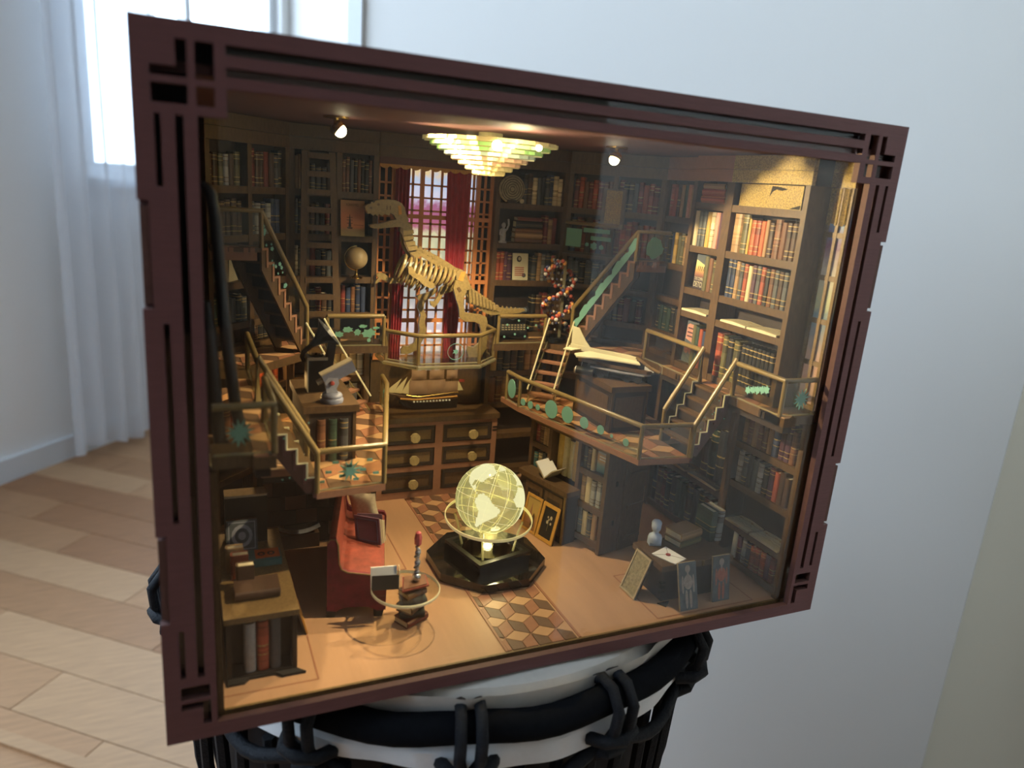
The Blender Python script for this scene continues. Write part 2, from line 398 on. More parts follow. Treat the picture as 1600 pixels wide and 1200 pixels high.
# ruffled skin collar above the ring
n = 240; vs = []
for i in range(n):
    t = 2 * math.pi * i / n; wv = math.sin(t * 23) * .5 + math.sin(t * 41 + 1) * .3 + math.sin(t * 9) * .6
    for k, (r, z) in enumerate(((DR + .0022, -.014), (DR + .0052 + .0022 * wv, -.0065), (DR + .0062 + .0030 * wv, -.0020 + .0030 * wv))):
        vs.append(DC + V((math.cos(t) * r, math.sin(t) * r, min(z, -.0006))))
MB().add(vs, [(i * 3 + k, ((i + 1) % n) * 3 + k, ((i + 1) % n) * 3 + k + 1, i * 3 + k + 1) for i in range(n) for k in range(2)]).build('skin_collar', 'skin_head', dr, smooth=True)
ring = [DC + V((math.cos(2 * math.pi * i / 96) * (DR + .0085), math.sin(2 * math.pi * i / 96) * (DR + .0085), -.0155 - .0012 * math.sin(i * .9))) for i in range(96)]
MB().tube(ring, .0066, 12, closed=True).build('wrapped_ring', 'black_cloth', dr, smooth=True)
vs = []
for i in range(n):
    t = 2 * math.pi * i / n; wv = math.sin(t * 31) * .4 + math.sin(t * 17 + 2) * .5
    for r, z in ((DR + .004, -.020), (DR + .0095 + .001 * wv, -.026), (DR + .0085 + .001 * wv, -.0355 + .002 * math.sin(t * 5))): vs.append(DC + V((math.cos(t) * r, math.sin(t) * r, z)))
MB().add(vs, [(i * 3 + k, ((i + 1) % n) * 3 + k, ((i + 1) % n) * 3 + k + 1, i * 3 + k + 1) for i in range(n) for k in range(2)]).build('cloth_band', 'white_cloth', dr, smooth=True)
NK = 14
def dp(t, r, z): return DC + V((math.cos(t) * r, math.sin(t) * r, z))
for i in range(NK):
    t0 = 2 * math.pi * (i + .93) / NK
    kb = MB()
    for dt in (-.027, .027):
        t = t0 + dt
        kb.tube([dp(t, DR + .001, -.022), dp(t, DR + .001, -.009), dp(t, DR + .006, -.0048), dp(t, DR + .013, -.006), dp(t, DR + .0185, -.014), dp(t, DR + .0175, -.024), dp(t0 + dt * .5, DR + .012, -.034)], .0026, 8)
    kb.tube([dp(t0 - .075, DR + .009, -.031), dp(t0 - .05, DR + .0165, -.0295), dp(t0, DR + .019, -.0295), dp(t0 + .05, DR + .0165, -.0295), dp(t0 + .075, DR + .009, -.031)], .0030, 8)
    kb.tube([dp(t0 - .04, DR + .008, -.043), dp(t0 - .02, DR + .0135, -.039), dp(t0 + .03, DR + .0135, -.039), dp(t0 + .05, DR + .008, -.043)], .0030, 8)
    kb.build('rope_knot', 'black_rope', dr, smooth=True)
lr = [dp(2 * math.pi * i / 128, DR + .0085 - .0015 * math.cos(i * NK * 2 * math.pi / 128), -.0435 - .004 * math.cos((i / 128 * NK - .93) * 2 * math.pi + math.pi)) for i in range(128)]
MB().tube(lr, .0032, 8, closed=True).build('lower_rope', 'black_rope', dr, smooth=True)
for i in range(48):
    t = 2 * math.pi * (i + .3) / 48; t2 = t + (.03 if i % 2 else -.03)
    MB().tube([dp(t, DR + .004, -.041), dp((t + t2) / 2, DR + .001, -.10), dp(t2, DR - .010, -.17), dp(t2, .100, -.235)], .0031, 6).build('tuning_rope', 'black_rope', dr, smooth=True)

# ================================================================== THE BOX
W = .30; H = .2355; HW = .15; D = .204
bx = thing('display_box', 'open-fronted reddish brown wooden box with fretted frame holding a miniature library, on the drum', 'display box', (0, D / 2, 0))
empt = []
def hole(e0, e1, t0, t1, from_top=True, both=True):
    z0, z1 = (H - t1, H - t0) if from_top else (t0, t1)
    empt.append((HW - e1, HW - e0, z0, z1)); empt.append((-HW + e0, -HW + e1, z0, z1))
empt += [(-.1254, .1254, H - .0077, H - .005), (-.1254, .1254, H - .0135, H - .0109), (-.1253, .1253, H - .0248, H - .0167), (-.1333, .1333, .0056, H - .0248)]
hole(.0165, .0215, .005, .0150); hole(.0115, .0144, .005, .0150); hole(.0048, .0144, .0122, .0150); hole(.0166, .0215, .0168, .0221); hole(.0049, .0144, .0168, .0221)
hole(.0108, .0130, .025, .2101); hole(.0054, .0071, .025, .045); hole(.0054, .0071, .085, .151); hole(.0054, .0071, .191, .2095)
hole(0, .003, .049, .0805); hole(0, .003, .155, .1875)
hole(.0052, .0146, .0172, .0222, False); hole(.0052, .0148, .0129, .0157, False); hole(.0122, .0148, .006, .0157, False)
def grid_plate(empt, x0, x1, z0, z1, y0, y1):
    xs = sorted({x0, x1} | {round(e[k], 6) for e in empt for k in (0, 1)}); zs = sorted({z0, z1} | {round(e[k], 6) for e in empt for k in (2, 3)})
    def solid(i, j):
        if not (0 <= i < len(xs) - 1 and 0 <= j < len(zs) - 1): return False
        cx = (xs[i] + xs[i + 1]) / 2; cz = (zs[j] + zs[j + 1]) / 2
        return not any(e[0] < cx < e[1] and e[2] < cz < e[3] for e in empt)
    b = MB()
    for i in range(len(xs) - 1):
        for j in range(len(zs) - 1):
            if not solid(i, j): continue
            a, c, d, e = xs[i], xs[i + 1], zs[j], zs[j + 1]
            b.cur = 0
            b.add([(a, y0, d), (c, y0, d), (c, y0, e), (a, y0, e)], [(0, 1, 2, 3)]); b.add([(a, y1, d), (c, y1, d), (c, y1, e), (a, y1, e)], [(3, 2, 1, 0)])
            b.cur = 1
            if not solid(i - 1, j): b.add([(a, y0, d), (a, y0, e), (a, y1, e), (a, y1, d)], [(0, 1, 2, 3)])
            if not solid(i + 1, j): b.add([(c, y0, d), (c, y1, d), (c, y1, e), (c, y0, e)], [(0, 1, 2, 3)])
            if not solid(i, j - 1): b.add([(a, y0, d), (a, y1, d), (c, y1, d), (c, y0, d)], [(0, 1, 2, 3)])
            if not solid(i, j + 1): b.add([(a, y0, e), (c, y0, e), (c, y1, e), (a, y1, e)], [(0, 1, 2, 3)])
    return b
def weld(b):
    seen = {}; mp = []; nv = []
    for p in b.v:
        k = (round(p.x, 6), round(p.y, 6), round(p.z, 6))
        if k not in seen: seen[k] = len(nv); nv.append(p)
        mp.append(seen[k])
    b.v = nv; b.f = [tuple(mp[i] for i in f) for f in b.f]; return b
weld(grid_plate(empt, -HW, HW, 0, H, 0, .003)).build('front_frame', ['mahogany', 'mahogany_edge'], bx, label='dark reddish brown fretted front frame')
MB().box(-.1465, .1465, .0032, .0048, .003, H - .003).build('acrylic_front', 'front_acrylic', bx, label='clear acrylic front pane')
for s in (-1, 1):
    x0, x1 = sorted((s * .1469, s * .1495))
    MB().box(x0, x1, .003, D, 0, H).build('side_panel', 'mahogany', bx)
    for t0, t1 in ((.0505, .079), (.1565, .186)): MB().box(x0, x1, .0006, .0031, H - t1, H - t0).build('panel_tab', 'mahogany_edge', bx)
MB().box(-.1469, .1469, .003, D, H - .003, H).build('top_panel', 'mahogany', bx)
MB().box(-.1469, .1469, .003, D, 0, .003).build('bottom_panel', 'mahogany_edge', bx)
MB().box(-.1469, .1469, D - .003, D, .003, H - .003).build('back_panel', 'mahogany_edge', bx)
FZ = .006; CZ = .2222
flo = MB().box(-.1465, .1465, .0055, .2009, .003, FZ).build('inner_floor', 'maple_floor', bx, label='orange-brown wooden floor of the miniature library')
MB().box(-.1333, .1333, .0049, .0060, .003, FZ + .0002).build('floor_lip', 'walnut_gold', flo)
rug = [(-.0172, .0062), (.0162, .0062), (.0162, .168), (-.0172, .168)]
rhombus_tiles(flo, rug, FZ, .0086, (-.0026, .0236), th=.0004, h=.0063)
for x in (-.0185, .0172): MB().box(x, x + .0012, .0062, .168, FZ, FZ + .0004).build('inlay_strip', 'tile_mid', flo)
# thin inlaid lines on the floor round the furniture
for pts in ([(.061, .049), (.118, .049), (.118, .0085), (.061, .0085)], [(-.131, .096), (-.096, .096), (-.096, .0125), (-.131, .0125)], [(-.058, .125), (-.0405, .125), (-.0405, .085), (-.058, .085)]):
    b = MB(); k = len(pts)
    for i in range(k):
        p = V((*pts[i], FZ)); q = V((*pts[(i + 1) % k], FZ)); t = (q - p).normalized(); nn = V((-t.y, t.x, 0)) * .00035
        b.obox(p - nn, q - p, nn * 2, (0, 0, .00008))
    b.build('inlay_line', 'tile_mid', flo)
# front spotlight-lit ceiling and inner walls
MB().box(-.1465, .1465, .0055, .2009, CZ, CZ + .003).build('inner_ceiling', 'mahogany', bx)
for s in (-1, 1):
    x0, x1 = sorted((s * .1335, s * .136))
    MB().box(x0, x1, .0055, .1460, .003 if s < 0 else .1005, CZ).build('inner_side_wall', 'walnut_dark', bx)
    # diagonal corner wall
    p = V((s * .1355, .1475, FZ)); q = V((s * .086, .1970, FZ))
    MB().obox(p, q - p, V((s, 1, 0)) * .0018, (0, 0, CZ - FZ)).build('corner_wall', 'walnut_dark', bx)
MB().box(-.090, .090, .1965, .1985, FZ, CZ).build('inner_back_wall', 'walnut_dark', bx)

MB().box(-.0365, .0365, .1905, .1935, .0589, .0898).build('wainscot', 'walnut', bx)

# ================================================================== BOOKCASES AND BOOKS
class WF:
    """a wall front seen from the room: origin at one end, u along it, n out of it"""
    def __init__(s, o, u, n, ln, dp): s.o = V((*o, 0)); s.u = V((*u, 0)); s.n = V((*n, 0)); s.ln = ln; s.dp = dp
    def p(s, a, d, z): return s.o + s.u * a + s.n * d + V((0, 0, z))
    def bx(s, b, a0, a1, d0, d1, z0, z1): return b.obox(s.p(a0, d0, z0), s.u * (a1 - a0), s.n * (d1 - d0), (0, 0, z1 - z0))
    def mir(s):
        e = s.o + s.u * s.ln
        return WF((-e.x, e.y), (s.u.x, -s.u.y), (-s.n.x, s.n.y), s.ln, s.dp)
BL = WF((-.085, .185), (1, 0), (0, -1), .049, .0112)
BR = WF((.036, .185), (1, 0), (0, -1), .049, .0112)
DR_ = WF((.085, .185), (S2, -S2), (-S2, -S2), .0608, .0078); DL_ = DR_.mir()
SR = WF((.128, .142), (0, -1), (-1, 0), .038, .0052)
SN = WF((.12, .104), (0, -1), (-1, 0), .0305, .0132); SNL = SN.mir()
SW = WF((.12, .0735), (0, -1), (-1, 0), .054, .0132); SWL = SW.mir()
FR = WF((.1330, .0195), (0, -1), (-1, 0), .0135, .0004); FRL = FR.mir()
T = .0036
def bookcase(name, label, wf, z0, z1, boards, posts=(), cat='bookcase', wood='walnut', edge='walnut_gold', pw=.0030, dp=None, group=None, split=None):
    dp = dp or wf.dp
    if z0 == FZ: z0 = FZ + .0001
    t = thing(name, label, cat, wf.p(wf.ln / 2, -dp / 2, z0), group)
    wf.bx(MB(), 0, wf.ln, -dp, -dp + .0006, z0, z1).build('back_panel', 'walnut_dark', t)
    for a in (0, wf.ln - pw, *posts): wf.bx(MB(), a, a + pw, -dp, .0003, z0, z1).build('upright', wood, t)
    cuts = sorted([0, wf.ln - pw, *posts])
    for z in boards:
        zz, c0, c1 = z if isinstance(z, tuple) else (z, 0, len(cuts) - 1)
        for i in range(c0, c1):
            wf.bx(MB(), cuts[i] + pw, cuts[i + 1], -dp + .0006, 0, zz - T / 2, zz + T / 2).build('shelf', wood, t)
    return t
COLS = {
    'oxblood red': (.15, .022, .016), 'brick red': (.30, .062, .030), 'orange red': (.50, .11, .035), 'dark brown': (.065, .032, .018), 'chestnut brown': (.145, .062, .030),
    'tan': (.33, .20, .095), 'ochre yellow': (.50, .32, .075), 'cream': (.55, .46, .29), 'dark green': (.030, .055, .035), 'olive': (.105, .095, .040), 'navy blue': (.022, .035, .085),
    'slate grey': (.075, .08, .085), 'black': (.014, .013, .014), 'plum': (.075, .028, .055), 'pink': (.50, .25, .20), 'teal blue': (.065, .155, .16), 'pale grey': (.33, .33, .32)}
for cn, c in COLS.items():
    gold = (.42, .29, .10) if sum(c) < .9 else (.10, .05, .03)
    k = lambda f: tuple(x * f for x in c)
    mat('cloth ' + cn, c, .6, noise=.18, scale=420)
    ramp_mat('banded ' + cn, 2, [(0, c), (.10, gold), (.125, k(.8)), (.24, gold), (.265, c), (.60, k(.55)), (.78, gold), (.80, c), (.90, gold), (.925, k(.8))], .5, noise=.012, nscale=2500)
    ramp_mat('titled ' + cn, 2, [(0, c), (.17, k(.7)), (.20, c), (.32, gold), (.335, c), (.40, k(1.5)), (.44, c), (.50, gold), (.52, k(1.4)), (.70, c), (.86, k(.6)), (.90, c)], .5, noise=.05, nscale=1800)
FIN = {'cloth': 'plain', 'banded': 'gold-banded', 'titled': 'lettered'}
NB = [0]
def book(label, group, p, u, n, w, d, h, cn, fin='cloth', up=(0, 0, 1), name='book', cat='book', flat=False):
    """p = foot of the spine (corner), u along the shelf, n out of the shelf (spine side)"""
    u = V(u).normalized(); n = V(n).normalized(); up = V(up).normalized(); p = V(p); b = MB(); c = w * .14
    b.obox(p - n * d, u * c, n * (d - w * .22), up * h); b.obox(p - n * d + u * (w - c), u * c, n * (d - w * .22), up * h)
    sp = [p + u * x * w - n * y * w for x, y in ((0, .24), (.14, .07), (.36, 0), (.64, 0), (.86, .07), (1, .24))]
    b.prism(sp, up * h)
    b.cur = 1; b.obox(p - n * (d - .0002) + u * c * 1.02 + up * h * .025, u * (w - 2.04 * c), n * (d - .0002 - w * .2), up * h * .95)
    o = b.build(name, ['%s %s' % (fin, cn), 'paper'])
    NB[0] += 1
    return tag(o, label, cat, group)
def fill(wf, a0, a1, z, hmax, place, cols, wr=(.0028, .0044), hr=(.82, .97), dr=.0008, lean=0, fins=('cloth', 'banded', 'banded', 'titled'), seed=0, inset=.0008, dep=.0062, same=None):
    rr = random.Random(seed * 97 + len(place)); a = a0 + .0003; i = 0
    done = []
    while a < a1 - wr[0]:
        w = rr.uniform(*wr); w = min(w, a1 - a - .0001)
        if w < wr[0] * .75: break
        cn = cols[rr.randrange(len(cols))]; f = fins[rr.randrange(len(fins))]; h = hmax * rr.uniform(*hr)
        if same: cn, f = same; h = hmax * hr[0]
        done.append((book('%s %s book %s' % (FIN[f], cn, place), 'books ' + place, wf.p(a, -inset - rr.uniform(0, dr), z), wf.u, wf.n, w, min(dep, max(.0012, wf.dp - .0026)), h, cn, f), cn, w, h))
        a += w + rr.uniform(.00005, .00025); i += 1
    unlike(done)
def unlike(done):
    """look-alikes on one shelf are told apart by the neighbour they stand next to"""
    for i, (o, cn, w, h) in enumerate(done):
        lb = o['label']
        if sum(q[0]['label'] == lb for q in done) < 2: continue
        for k, word in ((i - 1, 'after'), (i + 1, 'before')):
            if 0 <= k < len(done):
                cand = lb.replace(' book ', ' book next to a %s one ' % done[k][1], 1)
                if len(cand.replace(',', '').split()) <= 16 and not any(q[0]['label'] == cand for q in done): o['label'] = cand; break
def flat_stack(place, p, u, n, items):
    """books lying flat, spine to n: items = (length, depth, thickness, colour, finish)"""
    z = 0; u = V(u).normalized()
    for ln, d, th, cn, f in items:
        q = V(p) + V((0, 0, z)) - u * ln / 2
        # spine along u: width axis is up, height axis is u
        book('%s %s book lying flat %s' % (FIN[f], cn, place), 'books lying flat ' + place, q, (0, 0, 1), n, th, d, ln, cn, f, up=u)
        z += th
RED = ['oxblood red', 'brick red', 'dark brown', 'chestnut brown']; DK = ['black', 'slate grey', 'dark green', 'navy blue', 'dark brown', 'plum']
MIX = ['oxblood red', 'chestnut brown', 'dark green', 'navy blue', 'slate grey', 'tan', 'brick red', 'olive']
PALE = ['cream', 'tan', 'slate grey', 'ochre yellow', 'olive', 'pale grey']

# frieze boards under the ceiling (parts of the box)
for wf in (BL, BR, DR_, DL_, SR, SN, SW, FR):
    for z0, z1 in ((.2086, .2148), (.2150, .2216)):
        d1 = .0004 if wf in (BL, BR, DR_, DL_) else .0002
        wf.bx(MB(), 0, wf.ln, -.0022 if wf.dp > .003 else -.0003, d1 if wf.dp > .003 else .0012, z0, z1).build('frieze_board', 'terracotta_ply' if wf in (SR, SN) else ('gilt_and_lit_wood' if wf in (SW, FR) else 'walnut'), bx)  # wide and front boards get the spotlight's gold in their colour
for z0, z1 in ((.2086, .2148), (.2150, .2216)): MB().box(-.036, .036, .184, .187, z0, z1).build('frieze_board', 'walnut', bx)

zb = [.1861, .1622, .1388, .1180]
# back bookcases
bcL = bookcase('bookcase', 'dark wooden bookcase behind the tall ladder, with a standing globe on a shelf', BL, .1043, .2085, [(.1861, 0, 3), (.1622, 0, 3), (.1388, 0, 3), (.1180, 0, 3), (.1052, 0, 3)], posts=(.0078, .0255))
bcR = bookcase('bookcase', 'dark wooden bookcase with a typewriter on its lowest open shelf', BR, .1043, .2085, [.1861, .1622, .1388, .1052])
bcC = bookcase('bookcase', 'dark corner bookcase behind the aircraft model, a gilt plaque before it', DR_, .1043, .2085, [.1861, .1590, .1388, .1180, .1052], posts=(.0285,))
bcK = bookcase('bookcase', 'dark corner bookcase rising behind the gramophone', DL_, .1043, .2085, [.1861, .1622, .1388, .1180, .1052], posts=(.0285,))
bcS = bookcase('bookcase', 'shallow bookcase in the recess above the upper landing near the aircraft model', SR, .1043, .2085, [.1861, .1590, .1388, .1180, .1052], posts=())
bcN = bookcase('bookcase', 'narrow bookcase holding the DETOX book and an open magazine', SN, .1043, .2085, [.1955, .1722, .1490, .1360, .1062])
bcW = bookcase('bookcase', 'wide bookcase with two open magazines and rows of leather volumes', SW, .1043, .2085, [.1955, .1722, .1490, .1360, .1062])
t = T / 2
# back-left: three columns
fill(BL, .0030, .0078, .1861 + t, .0195, 'on the top shelf beside the ladder', ['dark brown', 'chestnut brown', 'tan'], (.0013, .0017), seed=1)
fill(BL, .0030, .0078, .1622 + t, .0195, 'on the second shelf beside the ladder', ['slate grey', 'pale grey', 'plum'], (.0013, .0017), seed=2)
fill(BL, .0030, .0078, .1388 + t, .0190, 'on the third shelf beside the ladder', ['dark brown', 'olive', 'cream'], (.0013, .0017), seed=3)
for k, z in enumerate((.1861, .1622, .1388, .1180)):
    fill(BL, .0110, .0252, z + t, (.0195, .019, .019, .016)[k], ('behind the top rungs of the ladder', 'behind the upper rungs of the ladder', 'behind the lower rungs of the ladder', 'behind the lowest rungs of the ladder')[k], ['black', 'slate grey', 'oxblood red', 'dark brown'], (.0022, .0032), (.6, .9), seed=10 + k)
fill(BL, .0285, .0458, .1861 + t, .0195, 'above the orange sailing ship poster', ['dark brown', 'slate grey', 'chestnut brown', 'black'], (.0018, .0028), seed=5)
fill(BL, .0285, .0455, .1180 + t, .0175, 'below the antique globe', ['cream', 'navy blue', 'plum', 'chestnut brown', 'oxblood red'], (.0024, .0036), seed=6)
fill(BR, .0185, .0455, .1861 + t, .0195, 'on the top shelf beside the round plate', ['black', 'slate grey', 'dark brown', 'cream', 'navy blue'], (.0024, .0034), seed=7)
fill(BR, .0345, .0455, .1622 + t, .0185, 'beside the flat stack above the grey card', ['slate grey', 'ochre yellow', 'oxblood red', 'tan'], (.0026, .0034), seed=8)
fill(BR, .0032, .0150, .1388 + t, .0185, 'beside the pale card with red lines', ['dark brown', 'plum', 'navy blue', 'brick red'], (.0020, .0032), seed=9)
fill(BR, .0285, .0455, .1388 + t, .0185, 'behind the spiral model', ['cream', 'pale grey', 'slate grey', 'tan'], (.0026, .004), seed=21)
fill(BR, .0300, .0455, .1062 + t, .026, 'beside the typewriter', ['dark brown', 'oxblood red', 'tan', 'black'], (.003, .0042), seed=22)
# diagonal corner by the aircraft
fill(DR_, .0032, .0283, .1861 + t, .0195, 'on the top shelf of the plaque corner', ['oxblood red', 'chestnut brown', 'brick red', 'oxblood red'], (.0026, .0034), seed=30)
fill(DR_, .0318, .0575, .1861 + t, .0195, 'on the top shelf beyond the gilt plaque', ['oxblood red', 'brick red', 'dark brown', 'slate grey', 'black'], (.0026, .0034), seed=31)
fill(DR_, .0032, .0283, .1590 + t, .0225, 'behind the sloping handrail of the plaque corner', ['brick red', 'navy blue', 'dark brown', 'oxblood red'], (.0028, .0038), seed=32)
fill(DR_, .0318, .0575, .1590 + t, .0225, 'beyond the gilt plaque on the second shelf', ['oxblood red', 'brick red', 'chestnut brown'], (.0028, .0038), seed=33)
fill(DR_, .0318, .0575, .1180 + t, .0165, 'under the upper landing', ['black', 'dark brown', 'oxblood red', 'slate grey'], (.003, .0042), seed=34)
fill(DR_, .0032, .0283, .1388 + t, .0165, 'under the stairs of the plaque corner', ['black', 'slate grey', 'dark green'], (.0034, .0046), seed=35)
# recess
fill(SR, .0032, .0345, .1861 + t, .0195, 'on the top shelf of the recess', ['slate grey', 'tan', 'brick red', 'dark brown', 'pink', 'dark green'], (.0026, .0036), seed=40)
fill(SR, .0032, .0345, .1590 + t, .0190, 'behind the brain etching', ['brick red', 'navy blue', 'olive', 'dark green', 'ochre yellow', 'tan'], (.0026, .0036), seed=41)
fill(SR, .0032, .0345, .1180 + t, .0165, 'on the lowest shelf of the recess', ['black', 'slate grey', 'dark green'], (.0032, .0046), seed=42)
# narrow bookcase
flat_stack('on top of the narrow bookcase', SN.p(.0150, -.0012, .1955 + t), SN.u, SN.n, [(.0195, .009, .0038, 'orange red', 'banded'), (.0190, .009, .0036, 'brick red', 'titled'), (.0178, .009, .0027, 'tan', 'banded')])
for k, (cn, w, f) in enumerate([('cream', .0040, 'cloth'), ('slate grey', .0036, 'titled'), ('slate grey', .0040, 'titled'), ('ochre yellow', .0038, 'cloth'), ('cream', .0032, 'titled'), ('pink', .0032, 'cloth'), ('plum', .0028, 'cloth')]):
    book('%s %s book above the DETOX cover' % (FIN[f], cn), 'books above the DETOX cover', SN.p(.0032 + k * .0035, -.0006, .1722 + t), SN.u, SN.n, .0033, .0085, .0188, cn, f)
for k, (cn, w) in enumerate([('olive', .0028), ('chestnut brown', .0040), ('olive', .0040)]):
    book('%s %s book standing beside the DETOX cover' % (('plain', 'plain', 'gold-banded')[k], cn), 'books beside the DETOX cover', SN.p(.0168 + k * .0036, -.0006, .1490 + t), SN.u, SN.n, .0034, .0085, .0186 - k * .0006, cn, ('cloth', 'cloth', 'banded')[k])
for k, (cn, w) in enumerate([('olive', .0028), ('dark green', .003), ('brick red', .0030), ('navy blue', .003)]):
    book('plain %s book beside the pink cover' % cn, 'books beside the pink cover', SN.p(.0148 + k * .0030, -.0006, .1062 + t), SN.u, SN.n, .0028, .0085, .0232 - k * .0006, cn, 'cloth')
# wide bookcase
wide = [('tan', .0068, 'titled', 1.0), ('olive', .0050, 'banded', 1.0), ('ochre yellow', .0018, 'cloth', .90), ('orange red', .0032, 'banded', .88), ('brick red', .0032, 'banded', .88), ('orange red', .0030, 'cloth', .88), ('tan', .0024, 'cloth', .92), ('dark brown', .0030, 'banded', .86), ('chestnut brown', .0046, 'titled', .96), ('chestnut brown', .0034, 'cloth', .90), ('dark brown', .0030, 'banded', .90), ('dark brown', .0030, 'banded', .90), ('cream', .0038, 'cloth', .92)]
a = .0045; row = []
for cn, w, f, hh in wide:
    row.append((book('%s %s book in the row above the blue volumes' % (FIN[f], cn), 'books in the row above the blue volumes', SW.p(a, -.0006, .1722 + t), SW.u, SW.n, w, .0085, .0192 * hh, cn, f), cn, 0, 0)); a += w + .0002
unlike(row)
wide = ['navy blue', 'navy blue', 'tan', 'slate grey', 'brick red', 'cream', 'plum', 'slate grey', 'brick red', 'black', 'chestnut brown', 'slate grey', 'dark brown', 'slate grey']
a = .0058; row = []
for k, cn in enumerate(wide):
    f = 'cloth' if cn == 'cream' else 'banded'
    row.append((book('%s %s book in the row above the open magazines' % (FIN[f], cn), 'books in the row above the open magazines', SW.p(a, -.0006, .1490 + t), SW.u, SW.n, .0030, .0085, (.0196, .0194, .0190, .0186, .0184, .0178, .0186, .0186, .0184, .0180, .0182, .018, .0178, .0178)[k], cn, f), cn, 0, 0)); a += .0031
unlike(row)
a = .005
for k, (cn, w) in enumerate([('brick red', .0050), ('olive', .0038), ('black', .0042), ('olive', .0044)]):
    book('gold-banded %s book on the balcony shelf' % cn, 'books on the balcony shelf', SW.p(a, -.0006, .1062 + t), SW.u, SW.n, w, .0085, .0232 - .0004 * k, cn, 'banded'); a += w + .0004
for k in range(8):
    book('gold-banded black book in the uniform set on the balcony shelf', 'uniform set on the balcony shelf', SW.p(.0255 + k * .0029, -.0006, .1062 + t), SW.u, SW.n, .0027, .0085, .0215, 'black', 'banded')
# corner by the gramophone
fill(DL_, .0318, .0575, .1861 + t, .0195, 'on the top shelf of the gramophone corner', ['black', 'dark brown', 'oxblood red', 'slate grey'], (.003, .0042), seed=50)
fill(DL_, .0032, .0283, .1861 + t, .0170, 'on the top shelf of the gramophone corner near the dark post', ['slate grey', 'olive', 'dark brown', 'pale grey'], (.003, .0042), seed=51)
fill(DL_, .0032, .0283, .1622 + t, .0185, 'behind the landing rail of the gramophone corner', ['oxblood red', 'dark brown', 'chestnut brown'], (.003, .004), seed=52)
fill(DL_, .0318, .0575, .1622 + t, .0185, 'above the gramophone stairs', ['black', 'navy blue', 'slate grey', 'pale grey'], (.0034, .0046), seed=53)
fill(DL_, .0032, .0283, .1180 + t, .0150, 'under the landing of the gramophone corner', ['dark green', 'black', 'cream', 'slate grey'], (.0034, .0046), seed=54)
fill(DL_, .0318, .0575, .1062 + t, .0100, 'behind the gramophone stairs', ['black', 'slate grey', 'dark brown'], (.004, .005), seed=55)

# ---- below the mezzanine
BLl = WF((-.085, .1875), (1, 0), (0, -1), .047, .0088); BRl = WF((.038, .1875), (1, 0), (0, -1), .047, .0088)
LW = WF((.1300, .0540), (0, -1), (-1, 0), .0490, .0132); LWL = WF((-.1312, .0030), (0, 1), (1, 0), .0385, .0021)
LM = WF((.1300, .1260), (0, -1), (-1, 0), .0718, .0132); LML = None
bookcase('bookcase', 'bookcase under the mezzanine beside the sailing ship bow', BLl, FZ, .1000, [.079, .0575, .0355, .010])
bookcase('bookcase', 'bookcase under the mezzanine behind the clear steps', BRl, FZ, .1000, [.079, .0575, .0355, .010])
dlo = bookcase('bookcase', 'lit corner bookcase under the mezzanine with glowing orange volumes', DL_, FZ, .1000, [.079, .0575, .0355, .010], posts=(.0285,))
dro = bookcase('bookcase', 'lit corner bookcase under the mezzanine behind the aircraft plinth', DR_, FZ, .1000, [.079, .0575, .0355, .010], posts=(.0285,))
bookcase('bookcase', 'tall bookcase under the balcony, open magazines on a middle shelf', LW, FZ, .1000, [.0742, .0517, .0285, .0095])
bookcase('bookcase', 'low bookcase under the balcony staircase with magazines lying on its ledge', LM, FZ, .1000, [(.0405, 0, 1), .0095], wood='walnut')
bookcase('bookcase', 'shallow bookcase close beside the low book cabinet, facing the bust desk', LWL, FZ, .1000, [.0790, .0575, .0355, .0130])
fill(BRl, .0032, .0440, .0575 + t, .0195, 'beside the clear steps under the mezzanine', ['chestnut brown', 'tan', 'dark brown', 'black'], (.004, .0056), seed=60)
fill(BRl, .0032, .0440, .0790 + t, .0185, 'just under the mezzanine by the spiral model', ['ochre yellow', 'dark brown', 'tan', 'black'], (.004, .0056), seed=61)
fill(BLl, .0200, .0440, .0790 + t, .0185, 'just under the mezzanine by the ship bow', ['cream', 'slate grey', 'dark brown', 'pale grey'], (.004, .0056), seed=62)
fill(BLl, .0200, .0440, .0575 + t, .0185, 'under the mezzanine by the ship bow', ['cream', 'tan', 'dark brown', 'pale grey'], (.004, .0056), seed=63)
fill(DL_, .0318, .0575, .0790 + t, .0175, 'glowing under the gramophone mezzanine', ['orange red', 'orange red', 'ochre yellow', 'tan'], (.0044, .006), seed=64)
fill(DL_, .0032, .0283, .0575 + t, .0185, 'in the dim bay near the gramophone', ['chestnut brown', 'tan', 'brick red'], (.0044, .006), seed=65)
fill(DR_, .0318, .0575, .0790 + t, .0175, 'lit under the mezzanine behind the aircraft plinth', ['ochre yellow', 'tan', 'slate grey', 'cream'], (.004, .005), seed=66)
fill(DR_, .0318, .0575, .0575 + t, .0185, 'in the lit bay behind the aircraft plinth', ['brick red', 'orange red', 'tan', 'dark green'], (.004, .005), seed=67)
fill(LW, .0045, .0455, .0742 + t, .0200, 'under the balcony on the upper shelf', ['navy blue', 'chestnut brown', 'plum', 'tan', 'slate grey'], (.003, .0042), seed=70)
fill(LW, .0045, .0455, .0517 + t, .0182, 'under the balcony on the second shelf', ['slate grey', 'brick red', 'black', 'plum', 'pale grey', 'dark brown'], (.003, .004), seed=71)
fill(LW, .0105, .0455, .0095 + t, .0158, 'under the balcony on the bottom shelf', ['dark brown', 'oxblood red', 'pale grey', 'navy blue', 'brick red', 'plum'], (.003, .004), seed=72)
fill(LM, .0032, .0685, .0095 + t, .0255, 'below the magazine ledge', ['dark brown', 'oxblood red', 'dark green', 'chestnut brown', 'black'], (.0042, .0058), (.86, .97), seed=73)
